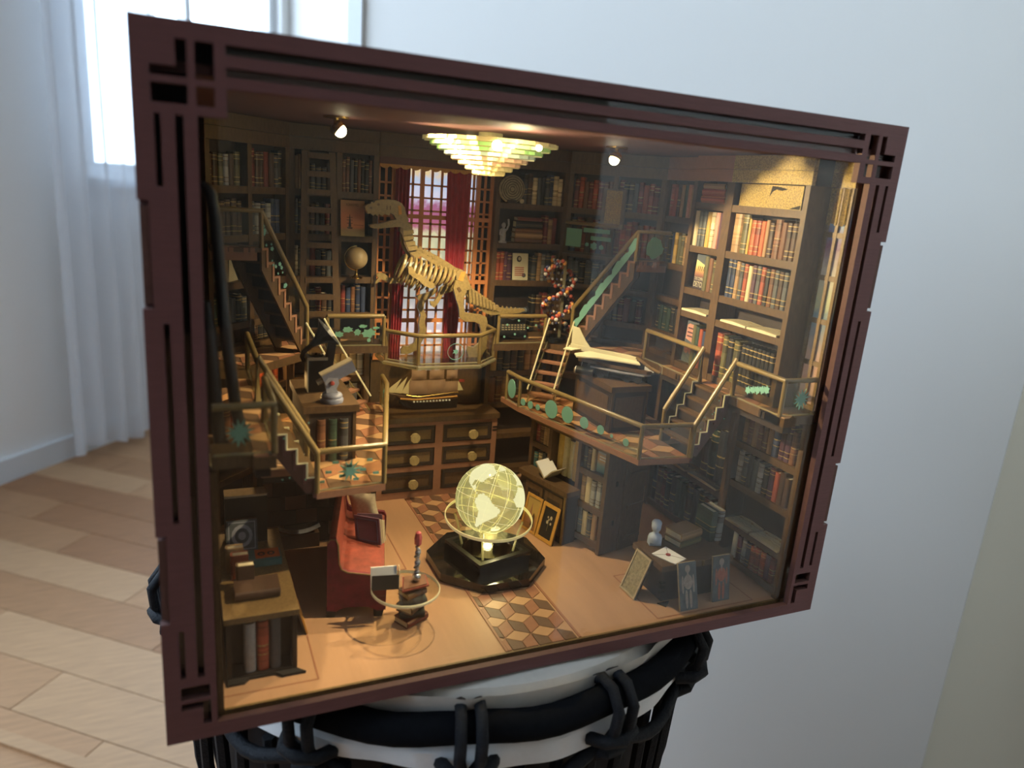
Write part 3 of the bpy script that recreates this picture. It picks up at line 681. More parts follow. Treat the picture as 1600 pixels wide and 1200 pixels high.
fill(LM, .0400, .0685, .0405 + t, .0330, 'standing above the magazine ledge', ['black', 'dark green', 'dark brown'], (.005, .007), seed=74, inset=.006, dep=.0045)
for k, z in enumerate((.0790, .0575, .0355, .0130)):
    fill(LWL, .0045, .0350, z + t, .0180, 'in the bookcase beside the low cabinet, shelf %s' % ('one', 'two', 'three', 'four')[k], ['cream', 'tan', 'pale grey'], (.0066, .0092), seed=75 + k, fins=('cloth', 'titled'))
# window panels next to the front corners
ramp_mat('side_scene_glow', 2, [(0, (.30, .18, .13)), (.2, (.34, .20, .13)), (.42, (.10, .16, .18)), (.5, (.30, .30, .16)), (.62, (.30, .27, .20)), (.75, (.12, .05, .09)), (.85, (.10, .16, .24)), (.95, (.35, .25, .12))], .4, noise=.12, nscale=320, emit=.30, const=False)  # print glows by itself in place of spotlight falling on it
for wf, lb in ((FR, 'tall narrow window beside the wide bookcase, coloured panes, gold blind drawn at its top'),):
    tW = thing('side_window', lb, 'window', wf.p(wf.ln / 2, .001, .106))
    wf.bx(MB(), .0006, wf.ln, -.0003, .0002, .106, .2084).build('glass_scene', 'side_scene_glow', tW)
    for a0, a1 in ((.0006, .0022), (.0066, .0082), (wf.ln - .0016, wf.ln)): wf.bx(MB(), a0, a1, .0002, .0014, .106, .2084).build('stile', 'walnut_gold', tW)
    for z in (.106, .127, .147, .167, .1865): wf.bx(MB(), .0022, wf.ln - .0016, .0002, .0012, z, z + .0024).build('glazing_bar', 'walnut_gold', tW)
    k = 18; pts = []
    for i in range(k + 1):
        aa = .0010 + (wf.ln - .0012) * i / k; pts.append(wf.p(aa, .0016 + .0007 * math.sin(i * 1.7), .1930 - .0012 * abs(math.sin(i * .6))))
    MB().add(pts + [V((p.x, p.y, .2082)) for p in pts], [(i, i + 1, k + 2 + i, k + 1 + i) for i in range(k)]).build('blind', 'gilt_and_lit_wood', tW)

# ================================================================== MEZZANINES, STAIRS, RAILINGS
def mx(s, pts): return [(s * p[0], p[1]) for p in pts]
MZ = .1042; LZ = .0725; UZ = .1608; RH = .0172
def deck(name, label, poly, ztop, th, cells, a=.0105, edge='walnut', cat='platform', holes=None, tiles=True):
    cx = sum(p[0] for p in poly) / len(poly); cy = sum(p[1] for p in poly) / len(poly)
    t = thing(name, label, cat, (cx, cy, ztop - th))
    MB().prism([(*p, ztop - th) for p in poly], (0, 0, th)).build('deck_board', edge, t)
    if tiles:
        for c in cells: rhombus_tiles(t, c, ztop, a, (.004, .002), th=.0003)
    return t
for s, who in ((1, 'aircraft'), (-1, 'gramophone')):
    mp = [(.033, .165), (.0685, .165), (.081, .1525), (.1120, .1215), (.1120, .104), (.1275, .104), (.1275, .142), (.085, .1845), (.033, .1845)]
    deck('mezzanine', 'tiled wooden mezzanine along the back bookcases on the %s side' % who, mx(s, mp), MZ, .0042,
         [mx(s, [(.034, .1658), (.0681, .1658), (.0800, .1536), (.085, .1835), (.034, .1835)]), mx(s, [(.0812, .1532), (.1112, .1222), (.126, .142), (.0852, .1832)])])
    bal = deck('balcony', 'narrow balcony walkway along the tall bookcases on the %s side' % who, mx(s, [(.1120, .0030), (.1195, .0030), (.1195, .1036), (.1120, .1036)]), MZ, .0042, [mx(s, [(.1124, .0034), (.1192, .0034), (.1192, .1030), (.1124, .1030)])])
    b = MB(); xa, xb = sorted((s * .1120, s * .1325)); b.box(xa, xb, .0056, .0192, MZ - .0042, MZ); b.build('deck_board', 'walnut', bal)
    xa, xb = sorted((s * .1138, s * .1190)); MB().box(xa, xb, .0046, .1030, MZ - .0078, MZ - .0042).build('beam', 'walnut_dark', bal)
    for yy in (.016, .05, .084):
        for q in (0, .0026): MB().cbox((s * .11185, yy + q, MZ - .0036), (0, 1, 0), .0014, .0030, .0006).build('joint_block', 'walnut_dark', bal)
    lp = [(.0373, .158), (.0392, .1375), (.0635, .0437), (.0925, .0410), (.0925, .068), (.1115, .068), (.1115, .1205), (.080, .152), (.0685, .1635)]
    lt = deck('platform', 'tiled lower platform carrying the %s plinth' % who, mx(s, lp), LZ, .0030, [mx(s, [(.0385, .157), (.0402, .1378), (.0643, .0447), (.0918, .0420), (.0918, .0675), (.0795, .1510), (.0686, .1622)]), mx(s, [(.0922, .0686), (.1108, .0686), (.1108, .1203), (.0800, .1508)])], edge='terracotta_ply')
    up = [(.1045, .130), (.1272, .130), (.1272, .142), (.1210, .1486), (.1165, .1420)]
    deck('landing', 'small upper landing at the head of the stairs on the %s side' % who, mx(s, up), UZ, .0022, [mx(s, [(.105, .1304), (.1268, .1304), (.1268, .1418), (.1210, .1480)])])
    lb = bpy.data.objects['landing' if s > 0 else 'landing.001']
    xa, xb = sorted((s * .1065, s * .1270)); MB().box(xa, xb, .1306, .1330, UZ - .0062, UZ - .0022).build('beam', 'terracotta_ply', lb)
    for xx in (.1085, .1115, .1180, .1205): MB().cbox((s * xx, .1300, UZ - .0034), (1, 0, 0), .0020, .0032, .0006).build('joint_block', 'terracotta_ply', lb)

def stairs(name, label, top, bot, wv, n, zig='terracotta_ply', side='walnut', tread='walnut', mid=None):
    top, bot, wv = V(top), V(bot), V(wv)
    t = thing(name, label, 'stairs', ((top + bot + wv) / 2).to_tuple()[:2] + (bot.z,))
    h = V((top.x - bot.x, top.y - bot.y, 0)); L = h.length; h.normalize(); run = L / n; rise = (top.z - bot.z) / n; wn = wv.normalized()
    def P(a, z): return bot + h * a + V((0, 0, z))
    prof = []
    for i in range(n): prof += [(i * run, i * rise), (i * run, (i + 1) * rise)]
    prof += [(L, n * rise), (L, n * rise - rise * 1.5), (run * 1.1, -.0001), (0, 0)][:-1]
    for off in (V((0, 0, 0)), wv - wn * .0012):
        MB().prism([P(*q) + off for q in prof[:1] + prof[1:]], wn * .0012).build('stringer', side, t)
    z = MB(); zi = MB()
    for i in range(n):
        for off in (wn * -.0005,):
            z.obox(P(i * run, i * rise - rise * .35) + off, h * .0014, wn * .0022, (0, 0, rise * 1.35)); z.obox(P(i * run, (i + 1) * rise - .0011) + off, h * run, wn * .0022, (0, 0, .0011))
    z.build('zigzag_trim', zig, t)
    for i in range(n):
        MB().obox(P(i * run - .0004, (i + 1) * rise - .0012) + wn * .0008, h * (run + .0010), wv - wn * .0016, (0, 0, .0012)).build('tread', tread, t)
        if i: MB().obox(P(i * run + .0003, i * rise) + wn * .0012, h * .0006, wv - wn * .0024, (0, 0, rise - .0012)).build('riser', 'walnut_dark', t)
    return t, P, run, rise
def glass_poly(t, pts, nrm, name='glass_panel'):
    MB().prism(pts, V(nrm).normalized() * .0010).build(name, 'clear_acrylic', t)
def rail(t, pts, r=.0013): MB().tube(pts, r, 10).build('handrail', 'rail_gold', t, smooth=True)
def post(t, p, h=RH, r=.0011): MB().tube([p, V(p) + V((0, 0, h))], r, 8).build('post', 'rail_gold', t, smooth=True)
def railing(label, base, h=RH, posts=None, extra=None, name='glass_railing'):
    """base = floor points of a run; one glass panel per stretch"""
    base = [V(p) for p in base]; mid = sum(base, V()) / len(base)
    t = thing(name, label, 'railing', (mid.x, mid.y, min(p.z for p in base)))
    for i in range(len(base) - 1):
        p, q = base[i], base[i + 1]; d = (q - p); d.z = 0; nn = V((-d.y, d.x, 0)).normalized()
        glass_poly(t, [p + V((0, 0, .0002)), q + V((0, 0, .0002)), q + V((0, 0, h)), p + V((0, 0, h))], nn)
        MB().tube([p + V((0, 0, .0004)), q + V((0, 0, .0004))], .0005, 6).build('panel_edge', 'edge_acrylic', t)
    rail(t, [p + V((0, 0, h)) for p in base])
    for i in (posts if posts is not None else range(len(base))): post(t, base[i], h)
    return t
def motif_disc(t, p, nrm, r, sx=1.0, n=20):
    nrm = V(nrm).normalized(); u = V((-nrm.y, nrm.x, 0)).normalized(); w = V((0, 0, 1))
    MB().prism([V(p) + u * r * sx * math.cos(6.2832 * i / n) + w * r * math.sin(6.2832 * i / n) for i in range(n)], nrm * .0003).build('etched_motif', 'teal_print', t)
def motif_splat(t, p, nrm, r, seed, n=26, lo=.35, sx=1.0):
    rr = random.Random(seed); nrm = V(nrm).normalized(); u = V((-nrm.y, nrm.x, 0)).normalized(); pts = []
    for i in range(n):
        k = r * (rr.uniform(.8, 1) if i % 2 else rr.uniform(lo, lo + .2)); pts.append(V(p) + u * k * sx * math.cos(6.2832 * i / n) + V((0, 0, 1)) * k * math.sin(6.2832 * i / n))
    MB().prism(pts, nrm * .0003).build('etched_motif', 'teal_print', t)
def motif_bar(t, p, u, w, ln, th, nrm):
    MB().obox(V(p), V(u).normalized() * ln, V(w).normalized() * th, V(nrm).normalized() * .0003).build('etched_motif', 'teal_print', t)

for s, who in ((1, 'aircraft'), (-1, 'gramophone')):
    # upper flight along the diagonal corner
    top = V((s * .1045, .1300, UZ)); bot = V((s * .0800, .1545, MZ + .0003)); wv = V((s * S2, S2, 0)) * .0172
    st, P, run, rise = stairs('upper_staircase', 'steep upper staircase with orange zigzag stringer on the %s side' % who, top, bot, wv, 8)
    rt = thing('stair_railing', 'gold handrail with etched glass beside the upper staircase on the %s side' % who, 'railing', bot)
    nrm = V((s * S2, S2, 0)); off = nrm * -.0002
    zz = []
    for i in range(8): zz += [bot + V((top.x - bot.x, top.y - bot.y, 0)) * (i / 8) + V((0, 0, i * rise + .0002)), bot + V((top.x - bot.x, top.y - bot.y, 0)) * (i / 8) + V((0, 0, (i + 1) * rise + .0002))]
    zz.append(top + V((0, 0, .0002)))
    gp = [p + off for p in zz] + [top + V((0, 0, RH)) + off, bot + V((0, 0, RH + rise)) + off]
    glass_poly(rt, gp, nrm)
    corner = V((s * .1272, .1303, UZ))
    rail(rt, [corner + V((0, 0, RH)), top + V((0, 0, RH)), bot + V((0, 0, RH + rise)), bot + V((0, 0, .001))])
    post(rt, top)
    glass_poly(rt, [top + V((0, .0003, .0002)), corner + V((0, 0, .0002)), corner + V((0, 0, RH)), top + V((0, .0003, RH))], (0, 1, 0), 'landing_glass')
    if s > 0:
        d = (top - bot) / 8
        e = V((d.x, d.y, 0)).normalized()
        for i in range(8):
            q = bot + d * (i + .05) + V((0, 0, rise * 1.15)) + off * 3; hh = .0105 if i % 2 else .0078
            MB().prism([q, q + e * .0044 + V((0, 0, .0068)), q + e * .0044 + V((0, 0, .0068 + hh * .55)), q + e * .0022 + V((0, 0, .0038 + hh * .75)), q + e * -.0004 + V((0, 0, .0062))], nrm * -.0003).build('etched_motif', 'teal_print', rt)
        motif_splat(rt, V((.1165, .1295, UZ + .0082)), (0, 1, 0), .0068, 4, 30, .75)
    else:
        rr = random.Random(5); d = (top - bot)
        for i in range(16):
            q = bot + d * rr.uniform(.5, .98) + V((0, 0, rr.uniform(.004, .013))) + off * 3
            motif_splat(rt, q, nrm, rr.uniform(.0006, .0016), i, 10, .5)
    # lower flight up to the balcony
    top = V((s * .1122, .0415, MZ)); bot = V((s * .0925, .0415, LZ)); wv = V((0, .0255, 0))
    st, P, run, rise = stairs('balcony_staircase', 'short staircase climbing to the balcony on the %s side' % who, top, bot, wv, 5, zig='mahogany', side='mahogany_edge', tread='walnut')
    rt = thing('stair_railing', 'gold handrails with zigzag glass sides of the balcony staircase on the %s side' % who, 'railing', bot)
    for k, yy in enumerate((-.0008, .0255)):
        o = V((0, yy, 0)); zz = []
        for i in range(5): zz += [bot + V((s * run * i, 0, i * rise + .0006)), bot + V((s * run * i, 0, (i + 1) * rise + .0006))]
        zz.append(top + V((0, 0, .0006)))
        MB().tube([p + o for p in zz], .00050, 6).build('panel_edge', 'edge_glow', rt)
        glass_poly(rt, [p + o for p in zz] + [top + o + V((0, 0, RH)), bot + o + V((0, 0, RH))], (0, 1, 0))
        rail(rt, [bot + o + V((0, 0, RH)), top + o + V((0, 0, RH + .0016)), top + o + V((s * .0004, 0, .0004))], .0014)
        post(rt, bot + o)
        for i in range(14): motif_disc(rt, bot + V((s * R.uniform(.1, .95) * .0195, 0, 0)) + o + V((0, -.0003, 0)) + V((0, 0, .006 + R.uniform(0, .03))), (0, -1, 0), .00035, n=8) if k == 0 and i > 7 else None
    # lower platform railing
    lr = railing('etched glass railing along the front edge of the lower %s platform' % who, [(s * .0386, .1530, LZ), (s * .0400, .1372, LZ), (s * .0641, .0447, LZ), (s * .0922, .0420, LZ)])
    p0 = V((s * .0400, .1372, 0)); p1 = V((s * .0641, .0447, 0)); d = p1 - p0; nn = V((s * d.y, -s * d.x, 0)).normalized() * (1)
    nn = V((-abs(d.y) * s, -abs(d.x), 0)).normalized()
    if s > 0:
        for f, r, z in ((.045, .0021, .0040), (.115, .0023, .0042), (.185, .0018, .0046), (.305, .0052, .0068), (.445, .0046, .0075), (.585, .0032, .0070), (.715, .0025, .0070), (.80, .0010, .0062), (.905, .0020, .0060)):
            motif_disc(lr, p0 + d * f + V((0, 0, LZ + z)) + nn * .0004, nn, r)
        motif_disc(lr, V((.0392, .146, LZ + .0085)) + V((-.0004, 0, 0)), (-1, -.1, 0), .0058, .8)
    else:
        motif_splat(lr, V((-.0790, .0424, LZ + .0078)), (0, -1, 0), .0058, 9, 22, .25)
        motif_splat(lr, V((-.0395, .145, LZ + .0080)), (1, -.1, 0), .0046, 12, 14, .4)
        for k in range(9): motif_splat(lr, V((-.0905 + .0028 * k, .0424, LZ + .004 + .01 * ((k * 7) % 5) / 5)), (0, -1, 0), .0009, 40 + k, 8, .5, 2.2)
    # balcony railings
    br = railing('etched glass balcony railing turning the front corner on the %s side' % who, [(s * .1124, .0402, MZ), (s * .1124, .0066, MZ), (s * .1318, .0066, MZ)], posts=(0, 1))
    motif_splat(br, V((s * .1235, .0062, MZ + .0082)), (0, -1, 0), .0056, 21, 26, .30)
    for k in range(5): motif_splat(br, V((s * .1121, .0290 - .0030 * k, MZ + .0065 + .0009 * k)), (-s, 0, 0), .0024, 60 + k, 12, .5)
    railing('plain glass balcony railing behind the %s' % who, [(s * .1124, .1205, MZ), (s * .1124, .0680, MZ)], posts=(0,))
    # mezzanine railing
    mr = railing('etched glass railing on the back mezzanine beside the %s' % ('spiral model' if s > 0 else 'ladder'), [(s * .0355, .1655, MZ), (s * .0672, .1655, MZ)])
    if s > 0:
        for x, z in ((.041, .012), (.0465, .006), (.0395, .0045), (.055, .010), (.0605, .0115), (.0535, .0045), (.0485, .0145)): motif_disc(mr, V((x, .1652, MZ + z)), (0, -1, 0), .0007, n=10)
    else:
        for k, (x, z, r, q) in enumerate(((-.0440, .0075, .0030, 1.7), (-.0505, .0080, .0024, 1.0), (-.0560, .0095, .0020, 1.8), (-.0610, .0070, .0022, 1.5), (-.0475, .0115, .0012, 2.4), (-.0400, .0105, .0010, 2.5), (-.0440, .0035, .0016, .8))): motif_splat(mr, V((x, .1652, MZ + z)), (0, -1, 0), r, 80 + k, 14, .55, q)
    # clear steps from mezzanine down to the platform
    tp = V((s * .0748, .1588, MZ)); bt = V((s * .0530, .1370, LZ + .0002)); wd_ = V((s * S2, -S2, 0)) * .0160
    cs = thing('clear_steps', 'open steps with wooden treads on clear acrylic stringers by the %s' % ('spiral model' if s > 0 else 'gramophone horn'), 'steps', bt)
    dv = tp - bt
    for q in (-.5, .5):
        o = wd_ * q; u2 = wd_.normalized() * .0012
        pf = [bt + o, bt + o + V((0, 0, .0085)), tp + o + V((0, 0, .0160)), tp + o + V((0, 0, .0010))]
        MB().prism(pf, u2).build('stringer', 'clear_acrylic', cs)
        MB().tube([pf[1], pf[2]], .0005, 6).build('stringer_edge', 'edge_glow', cs); MB().tube([pf[0], pf[3]], .0004, 6).build('stringer_edge', 'edge_acrylic', cs)
    for i in range(5):
        c = bt + dv * ((i + .75) / 5.6) + V((0, 0, .0006)); hd = V((dv.x, dv.y, 0)).normalized()
        MB().obox(c - wd_ / 2 - hd * .0024, wd_, hd * .0048, (0, 0, .0012)).build('tread', 'terracotta_ply', cs)

# dinosaur stage in front of the window
sp = [(-.0345, .1845), (-.0345, .1660), (-.0190, .1508), (.0190, .1508), (.0345, .1660), (.0345, .1845)]
SZ = .0958
sg = thing('glass_stage', 'clear acrylic half-octagon stage carrying the dinosaur skeleton before the window', 'platform', (0, .168, SZ - .0032))
MB().prism([(*p, SZ - .0032) for p in sp], (0, 0, .0032)).build('stage_plate', 'clear_acrylic', sg)
for i in range(1, 4): MB().tube([(*sp[i], SZ - .0016), (*sp[i + 1], SZ - .0016)], .0013, 6).build('plate_edge', 'edge_acrylic', sg)
for i in (0,): MB().tube([(*sp[0], SZ - .0016), (*sp[1], SZ - .0016)], .0013, 6).build('plate_edge', 'edge_acrylic', sg)
sr = railing('gold-edged glass railing with round emblem around the dinosaur stage', [(-.0335, .1780, SZ), (-.0335, .1664, SZ), (-.0185, .1516, SZ), (.0185, .1516, SZ), (.0335, .1664, SZ), (.0335, .1780, SZ)], h=.0168)
motif_splat(sr, V((.0035, .1512, SZ + .0075)), (0, -1, 0), .0022, 31, 12, .4)
ra = [V((.0035 + .0048 * math.cos(i * .2618), .1511, SZ + .0075 + .0048 * math.sin(i * .2618))) for i in range(24)]
MB().tube(ra, .00018, 4, closed=True).build('etched_ring', 'teal_print', sr)
motif_disc(sr, V((-.0338, .172, SZ + .0075)), (-1, 0, 0), .0040, .8)

# etched panel on the shelf of the plaque corner
ep = thing('etched_panel', 'glass panel etched with a teal instrument, below the gilt plaque', 'glass panel', DR_.p(.014, .0018, .1590))
DR_.bx(MB(), .0006, .0350, .0012, .0022, .1592, .1782).build('glass_panel', 'clear_acrylic', ep)
MB().tube([DR_.p(.0006, .0017, .1785), DR_.p(.0350, .0017, .1785)], .0011, 8).build('handrail', 'rail_gold', ep)
for a0, a1, z0, z1 in ((.002, .012, .1640, .1752), (.013, .030, .1735, .1762), (.018, .031, .1690, .1715)): DR_.bx(MB(), a0, a1, .0023, .0026, z0, z1).build('etched_motif', 'teal_print', ep)
for a_, z_, r_ in ((.0205, .1655, .0026), (.0255, .1650, .0018), (.0160, .1660, .0015)): motif_splat(ep, DR_.p(a_, .0023, z_), DR_.n, r_, int(a_ * 9000), 12, .6)
DR_.bx(MB(), .0002, .0352, .0008, .0026, .1578, .1594).build('base_strip', 'walnut', ep)

# ================================================================== BIG WINDOW WITH LATTICE AND CURTAINS
ramp_mat('city_scene', 2, [(0, (.50, .47, .52)), (.18, (.62, .62, .70)), (.36, (.38, .42, .40)), (.46, (.52, .50, .40)), (.58, (.50, .55, .38)), (.66, (.62, .64, .42)), (.70, (.42, .13, .22)), (.80, (.36, .13, .26)), (.84, (.62, .66, .85)), (.93, (.45, .58, .80)), (.97, (.72, .58, .34))], .5, noise=.10, nscale=230, emit=.75, const=False)
wn = thing('lattice_window', 'tall backlit window with orange wooden lattice behind the dinosaur skeleton', 'window', (0, .190, .090))
MB().box(-.0262, .0262, .1945, .1955, .0900, .2060).build('painted_view', 'city_scene', wn, label='bright painted town view behind the lattice')
for x0, x1 in ((-.0350, -.0262), (.0262, .0350)): MB().box(x0, x1, .1945, .1955, .0900, .2060).build('unlit_view', 'black_gap', wn)  # black sheets stand in for the missing backlight at the sides
xsb = [-.0350, -.0262, -.0090, .0090, .0262, .0350]
for x in xsb: MB().box(x - .0012 if abs(x) < .034 else x - .0009, x + .0012 if abs(x) < .034 else x + .0009, .1890, .1908, .0900, .2060).build('stile', 'lattice', wn)
for z in (.0900, .1130, .1372, .1752, .2040): MB().box(-.0350, .0350, .1892, .1906, z, z + .0024).build('rail', 'lattice', wn)
fine = [-.0306, .0306, -.0205, -.0147, .0147, .0205, -.0030, .0030, -.0232, .0232]
for x in fine: MB().box(x - .0007, x + .0007, .1895, .1903, .0910, .2040).build('glazing_bar', 'lattice', wn)
z = .0905
while z < .203:
    z += .0074
    if min(abs(z - q) for q in (.1130, .1372, .1752, .2040)) > .003: MB().box(-.0350, .0350, .1895, .1903, z, z + .0011).build('glazing_bar', 'lattice', wn)
def drape(x0t, x1t, x0b, x1b, y, zt, zb_, folds, name, m, parent):
    n = 40; rows = 10; vs = []
    for j in range(rows + 1):
        f = j / rows; z = zt + (zb_ - zt) * f; g = f ** 1.4; a = x0t + (x0b - x0t) * g; c = x1t + (x1b - x1t) * g
        for i in range(n + 1):
            t = i / n; vs.append((a + (c - a) * t, y + .0011 * math.sin(t * folds * 6.283) * (1 - .2 * f), z))
    return MB().add(vs, [(j * (n + 1) + i, j * (n + 1) + i + 1, (j + 1) * (n + 1) + i + 1, (j + 1) * (n + 1) + i) for j in range(rows) for i in range(n)]).build(name, m, parent, smooth=True)
for s, wh, q in ((-1, 'ladder bookcase', (-.0258, -.0172, -.0258, -.0200)), (1, 'typewriter bookcase', (.0050, .0200, .0085, .0160))):
    c = thing('window_curtain', 'crimson curtain over the lattice window on the side of the %s' % wh, 'curtain', ((q[0] + q[1]) / 2, .1865, .0905))
    drape(*q, .1868, .2055, .0905, 4, 'curtain_fabric', 'curtain_red', c)
    MB().box(q[0] - .001, q[1] + .001, .1862, .1874, .2046, .2060).build('curtain_heading', 'curtain_red', c)
va = thing('valance', 'dark red scalloped valance with gold fringe above the lattice window', 'valance', (0, .1850, .2030))
MB().box(-.0358, .0358, .1848, .1860, .2044, .2086).build('valance_board', 'valance_red', va)
pts = [(-.0358, .2048)]
for i in range(49):
    x = -.0358 + .0716 * i / 48; pts.append((x, .2036 - .0013 * abs(math.sin(i * math.pi / 4))))
pts.append((.0358, .2048))
MB().prism([(x, .1842, z) for x, z in pts], (0, .0006, 0)).build('fringe', 'gold_fringe', va)

# ================================================================== LADDER, GLOBE, POSTER
ld = thing('library_ladder', 'tall brown wooden ladder leaning on the bookcase between book columns', 'ladder', (-.0695, .176, MZ))
LT = [(-.0785, -.0622), (-.0800, -.0592)]
for k in (0, 1):
    xt = (-.0772, -.0628)[k]; xb = (-.0795, -.0600)[k]; w = .0034; s = 1 if k == 0 else -1
    MB().prism([(xb - w / 2, .1735, MZ + .0003), (xb + w / 2, .1735, MZ + .0003), (xt + w / 2, .1805, .2080), (xt - w / 2, .1805, .2080)], (0, .0016, 0)).build('side_rail', 'walnut', ld)
for i in range(11):
    f = (i + .6) / 11; z = MZ + f * (.2080 - MZ); y = .1735 + f * .007; xl = -.0795 + f * .0023 + .0012; xr = -.0600 - f * .0028 - .0012
    MB().box(xl, xr, y - .0004, y + .0018, z, z + .0030).build('rung', 'walnut', ld)
g = thing('shelf_globe', 'small antique beige globe on a turned stand below the sailing ship poster', 'globe', (-.0475, .1795, .1388 + t))
gc = V((-.0487, .1800, .1520))
MB().ball(gc, .0062, 24).build('sphere', 'globe_antique', g, smooth=True)
MB().lathe((gc.x, gc.y, 0), [(.0034, .1388 + t), (.0036, .1412), (.0016, .1418), (.0008, .1432), (.0007, .1452), (.0012, .1459)], 16).build('stand', 'brass', g, smooth=True)
ar = [gc + V((.0068 * math.sin(math.radians(a)), 0, .0068 * math.cos(math.radians(a)))) for a in range(-180, 15, 15)]
MB().tube(ar, .0004, 6).build('meridian_arm', 'brass', g)
def card(name, label, cat, o, u, up, w, h, th, m, frame=None, fw=.0008, back='walnut_dark', group=None):
    """upright flat thing: o lower corner, u width direction, up height direction; face on the u x up side"""
    o = V(o); u = V(u).normalized(); up = V(up).normalized(); n = u.cross(up)
    tt = thing(name, label, cat, o + u * w / 2, group)
    MB().obox(o - n * th, u * w, up * h, n * th).build('board', back, tt)
    f = fw if frame else 0
    MB().obox(o + u * f + up * f, u * (w - 2 * f), up * (h - 2 * f), n * .00015).build('face', m, tt)
    if frame:
        for a, b_, c, d in ((0, w, 0, fw), (0, w, h - fw, h), (0, fw, fw, h - fw), (w - fw, w, fw, h - fw)):
            MB().obox(o + u * a + up * c, u * (b_ - a), up * (d - c), n * .0006).build('frame_bar', frame, tt)
    return tt, o, u, up, n
def spot(t, o, u, up, n, a, c, w, h, m, name='printed_shape', lift=.0002, shape=None, k=14):
    if shape: pts = [o + u * (a + x * w) + up * (c + y * h) + n * lift for x, y in shape]
    else: pts = [o + u * (a + w * math.cos(6.2832 * i / k)) + up * (c + h * math.sin(6.2832 * i / k)) + n * lift for i in range(k)]
    MB().prism(pts, n * .00006).build(name, m, t)
ramp_mat('poster_print', 2, [(0, (.33, .25, .10)), (.17, (.30, .20, .09)), (.25, (.46, .17, .075)), (.6, (.45, .165, .075)), (.85, (.36, .17, .08)), (1, (.34, .18, .08))], .6, noise=.06, nscale=500, const=False)
ps = card('ship_poster', 'orange poster with a small dark sailing ship, standing above the antique globe', 'poster', (-.0588 + .0012, .1812, .1622 + t), (1, 0, 0), (0, .10, 1), .0134, .0196, .0006, 'poster_print')
spot(*ps, .0050, .0046, .0017, .0006, 'walnut_dark', shape=[(-1, .6), (-.6, -1), (.8, -1), (1, .4)])
spot(*ps, .0050, .0050, .0007, .0070, 'walnut_dark', shape=[(-1, 0), (1.2, 0), (.2, 1), (-.1, 1)])
for zz in (.0070, .0088, .0102): spot(*ps, .0050, zz, .0016, .00015, 'walnut_dark', shape=[(-1, -1), (1, -1), (1, 1), (-1, 1)])
spot(*ps, .0100, .0062, .0028, .0001, 'walnut_dark', shape=[(-1, -1), (1, -1), (1, 1), (-1, 1)])
text_on(ps[0], 'poster_lettering', 'KONVOYED', ps[1] + ps[2] * .0030 + ps[3] * .0165, ps[2], ps[3], .0020, 'walnut_dark', .0003, width=.0068)

# ================================================================== DINOSAUR SKELETON
dn = thing('dinosaur_skeleton', 'golden frosted acrylic dinosaur skeleton standing on the clear stage', 'skeleton model', (.0, .174, SZ))
def dz(pts, y, ox=540, oy=280, s=5.0): return [hit(ox + a / s, oy + b_ / s, 1, y) for a, b_ in pts]
def plate(name, pts, y, th=.0022, m='bone_acrylic', foot=False):
    P = dz(pts, y)
    if foot:
        zmin = min(p.z for p in P)
        P = [V((p.x, p.y, SZ if p.z < zmin + .0007 else p.z)) for p in P]
    MB().prism([p - V((0, th / 2, 0)) for p in P], (0, th, 0)).build(name, m, dn)
plate('skull', [(145, 210), (165, 195), (190, 190), (195, 172), (215, 183), (225, 166), (260, 159), (330, 157), (390, 164), (430, 185), (455, 220), (465, 265), (488, 320), (470, 345), (430, 330), (390, 312), (372, 278), (345, 262), (330, 285), (300, 268), (275, 288), (258, 272), (245, 290), (228, 272), (210, 284), (190, 266), (168, 268), (150, 235)], .174, .0042)
for c in ((192, 222), (250, 196)): plate('eye_socket', [(c[0] + 11 * math.cos(i * .785), c[1] + 11 * math.sin(i * .785)) for i in range(8)], .174, .0045, 'bone_dark')
plate('cheek_slot', [(402, 205), (425, 205), (432, 272), (408, 276)], .174, .0046, 'gold_fringe')
for x in (312, 338): plate('cheek_slot', [(x, 205), (x + 8, 205), (x + 8, 238), (x, 238)], .174, .0045, 'bone_dark')
plate('lower_jaw', [(180, 358), (210, 348), (260, 347), (310, 334), (345, 322), (400, 312), (440, 320), (487, 335), (477, 352), (440, 371), (380, 373), (330, 377), (270, 384), (220, 383), (190, 375)], .174, .0036)
plate('spine', [(430, 368), (500, 338), (520, 400), (527, 480), (548, 530), (600, 545), (700, 590), (800, 650), (870, 700), (930, 770), (975, 850), (1030, 890), (1100, 955), (1160, 990), (1250, 1013), (1390, 1010), (1397, 1024), (1350, 1045), (1250, 1050), (1130, 1060), (1080, 1040), (1010, 990), (950, 920), (900, 850), (830, 770), (750, 700), (650, 640), (580, 600), (530, 640), (480, 590), (445, 540), (425, 470)], .174, .0020)
zg = [(418, 375)]
for i in range(14): zg.append((418 + i * 8.5 - (8 if i % 2 else 0), 390 + i * 19.5)); 
plate('throat_edge', zg + [(545, 650), (530, 600), (480, 560), (450, 500), (445, 380)], .1725, .0030, 'bone_dark')
for a, b_ in ((440, 398), (440, 442), (452, 486), (470, 522)): plate('neck_vertebra', [(a, b_), (a + 80, b_ - 6), (a + 84, b_ + 22), (a + 4, b_ + 40)], .174, .0056)
for i in range(9):
    a = 560 + i * 38; b_ = 520 + i * 20 + (i * i) * .4; plate('back_spine', [(a, b_ + 16), (a + 14, b_), (a + 30, b_ + 10), (a + 34, b_ + 38), (a, b_ + 34)], .174, .0026)
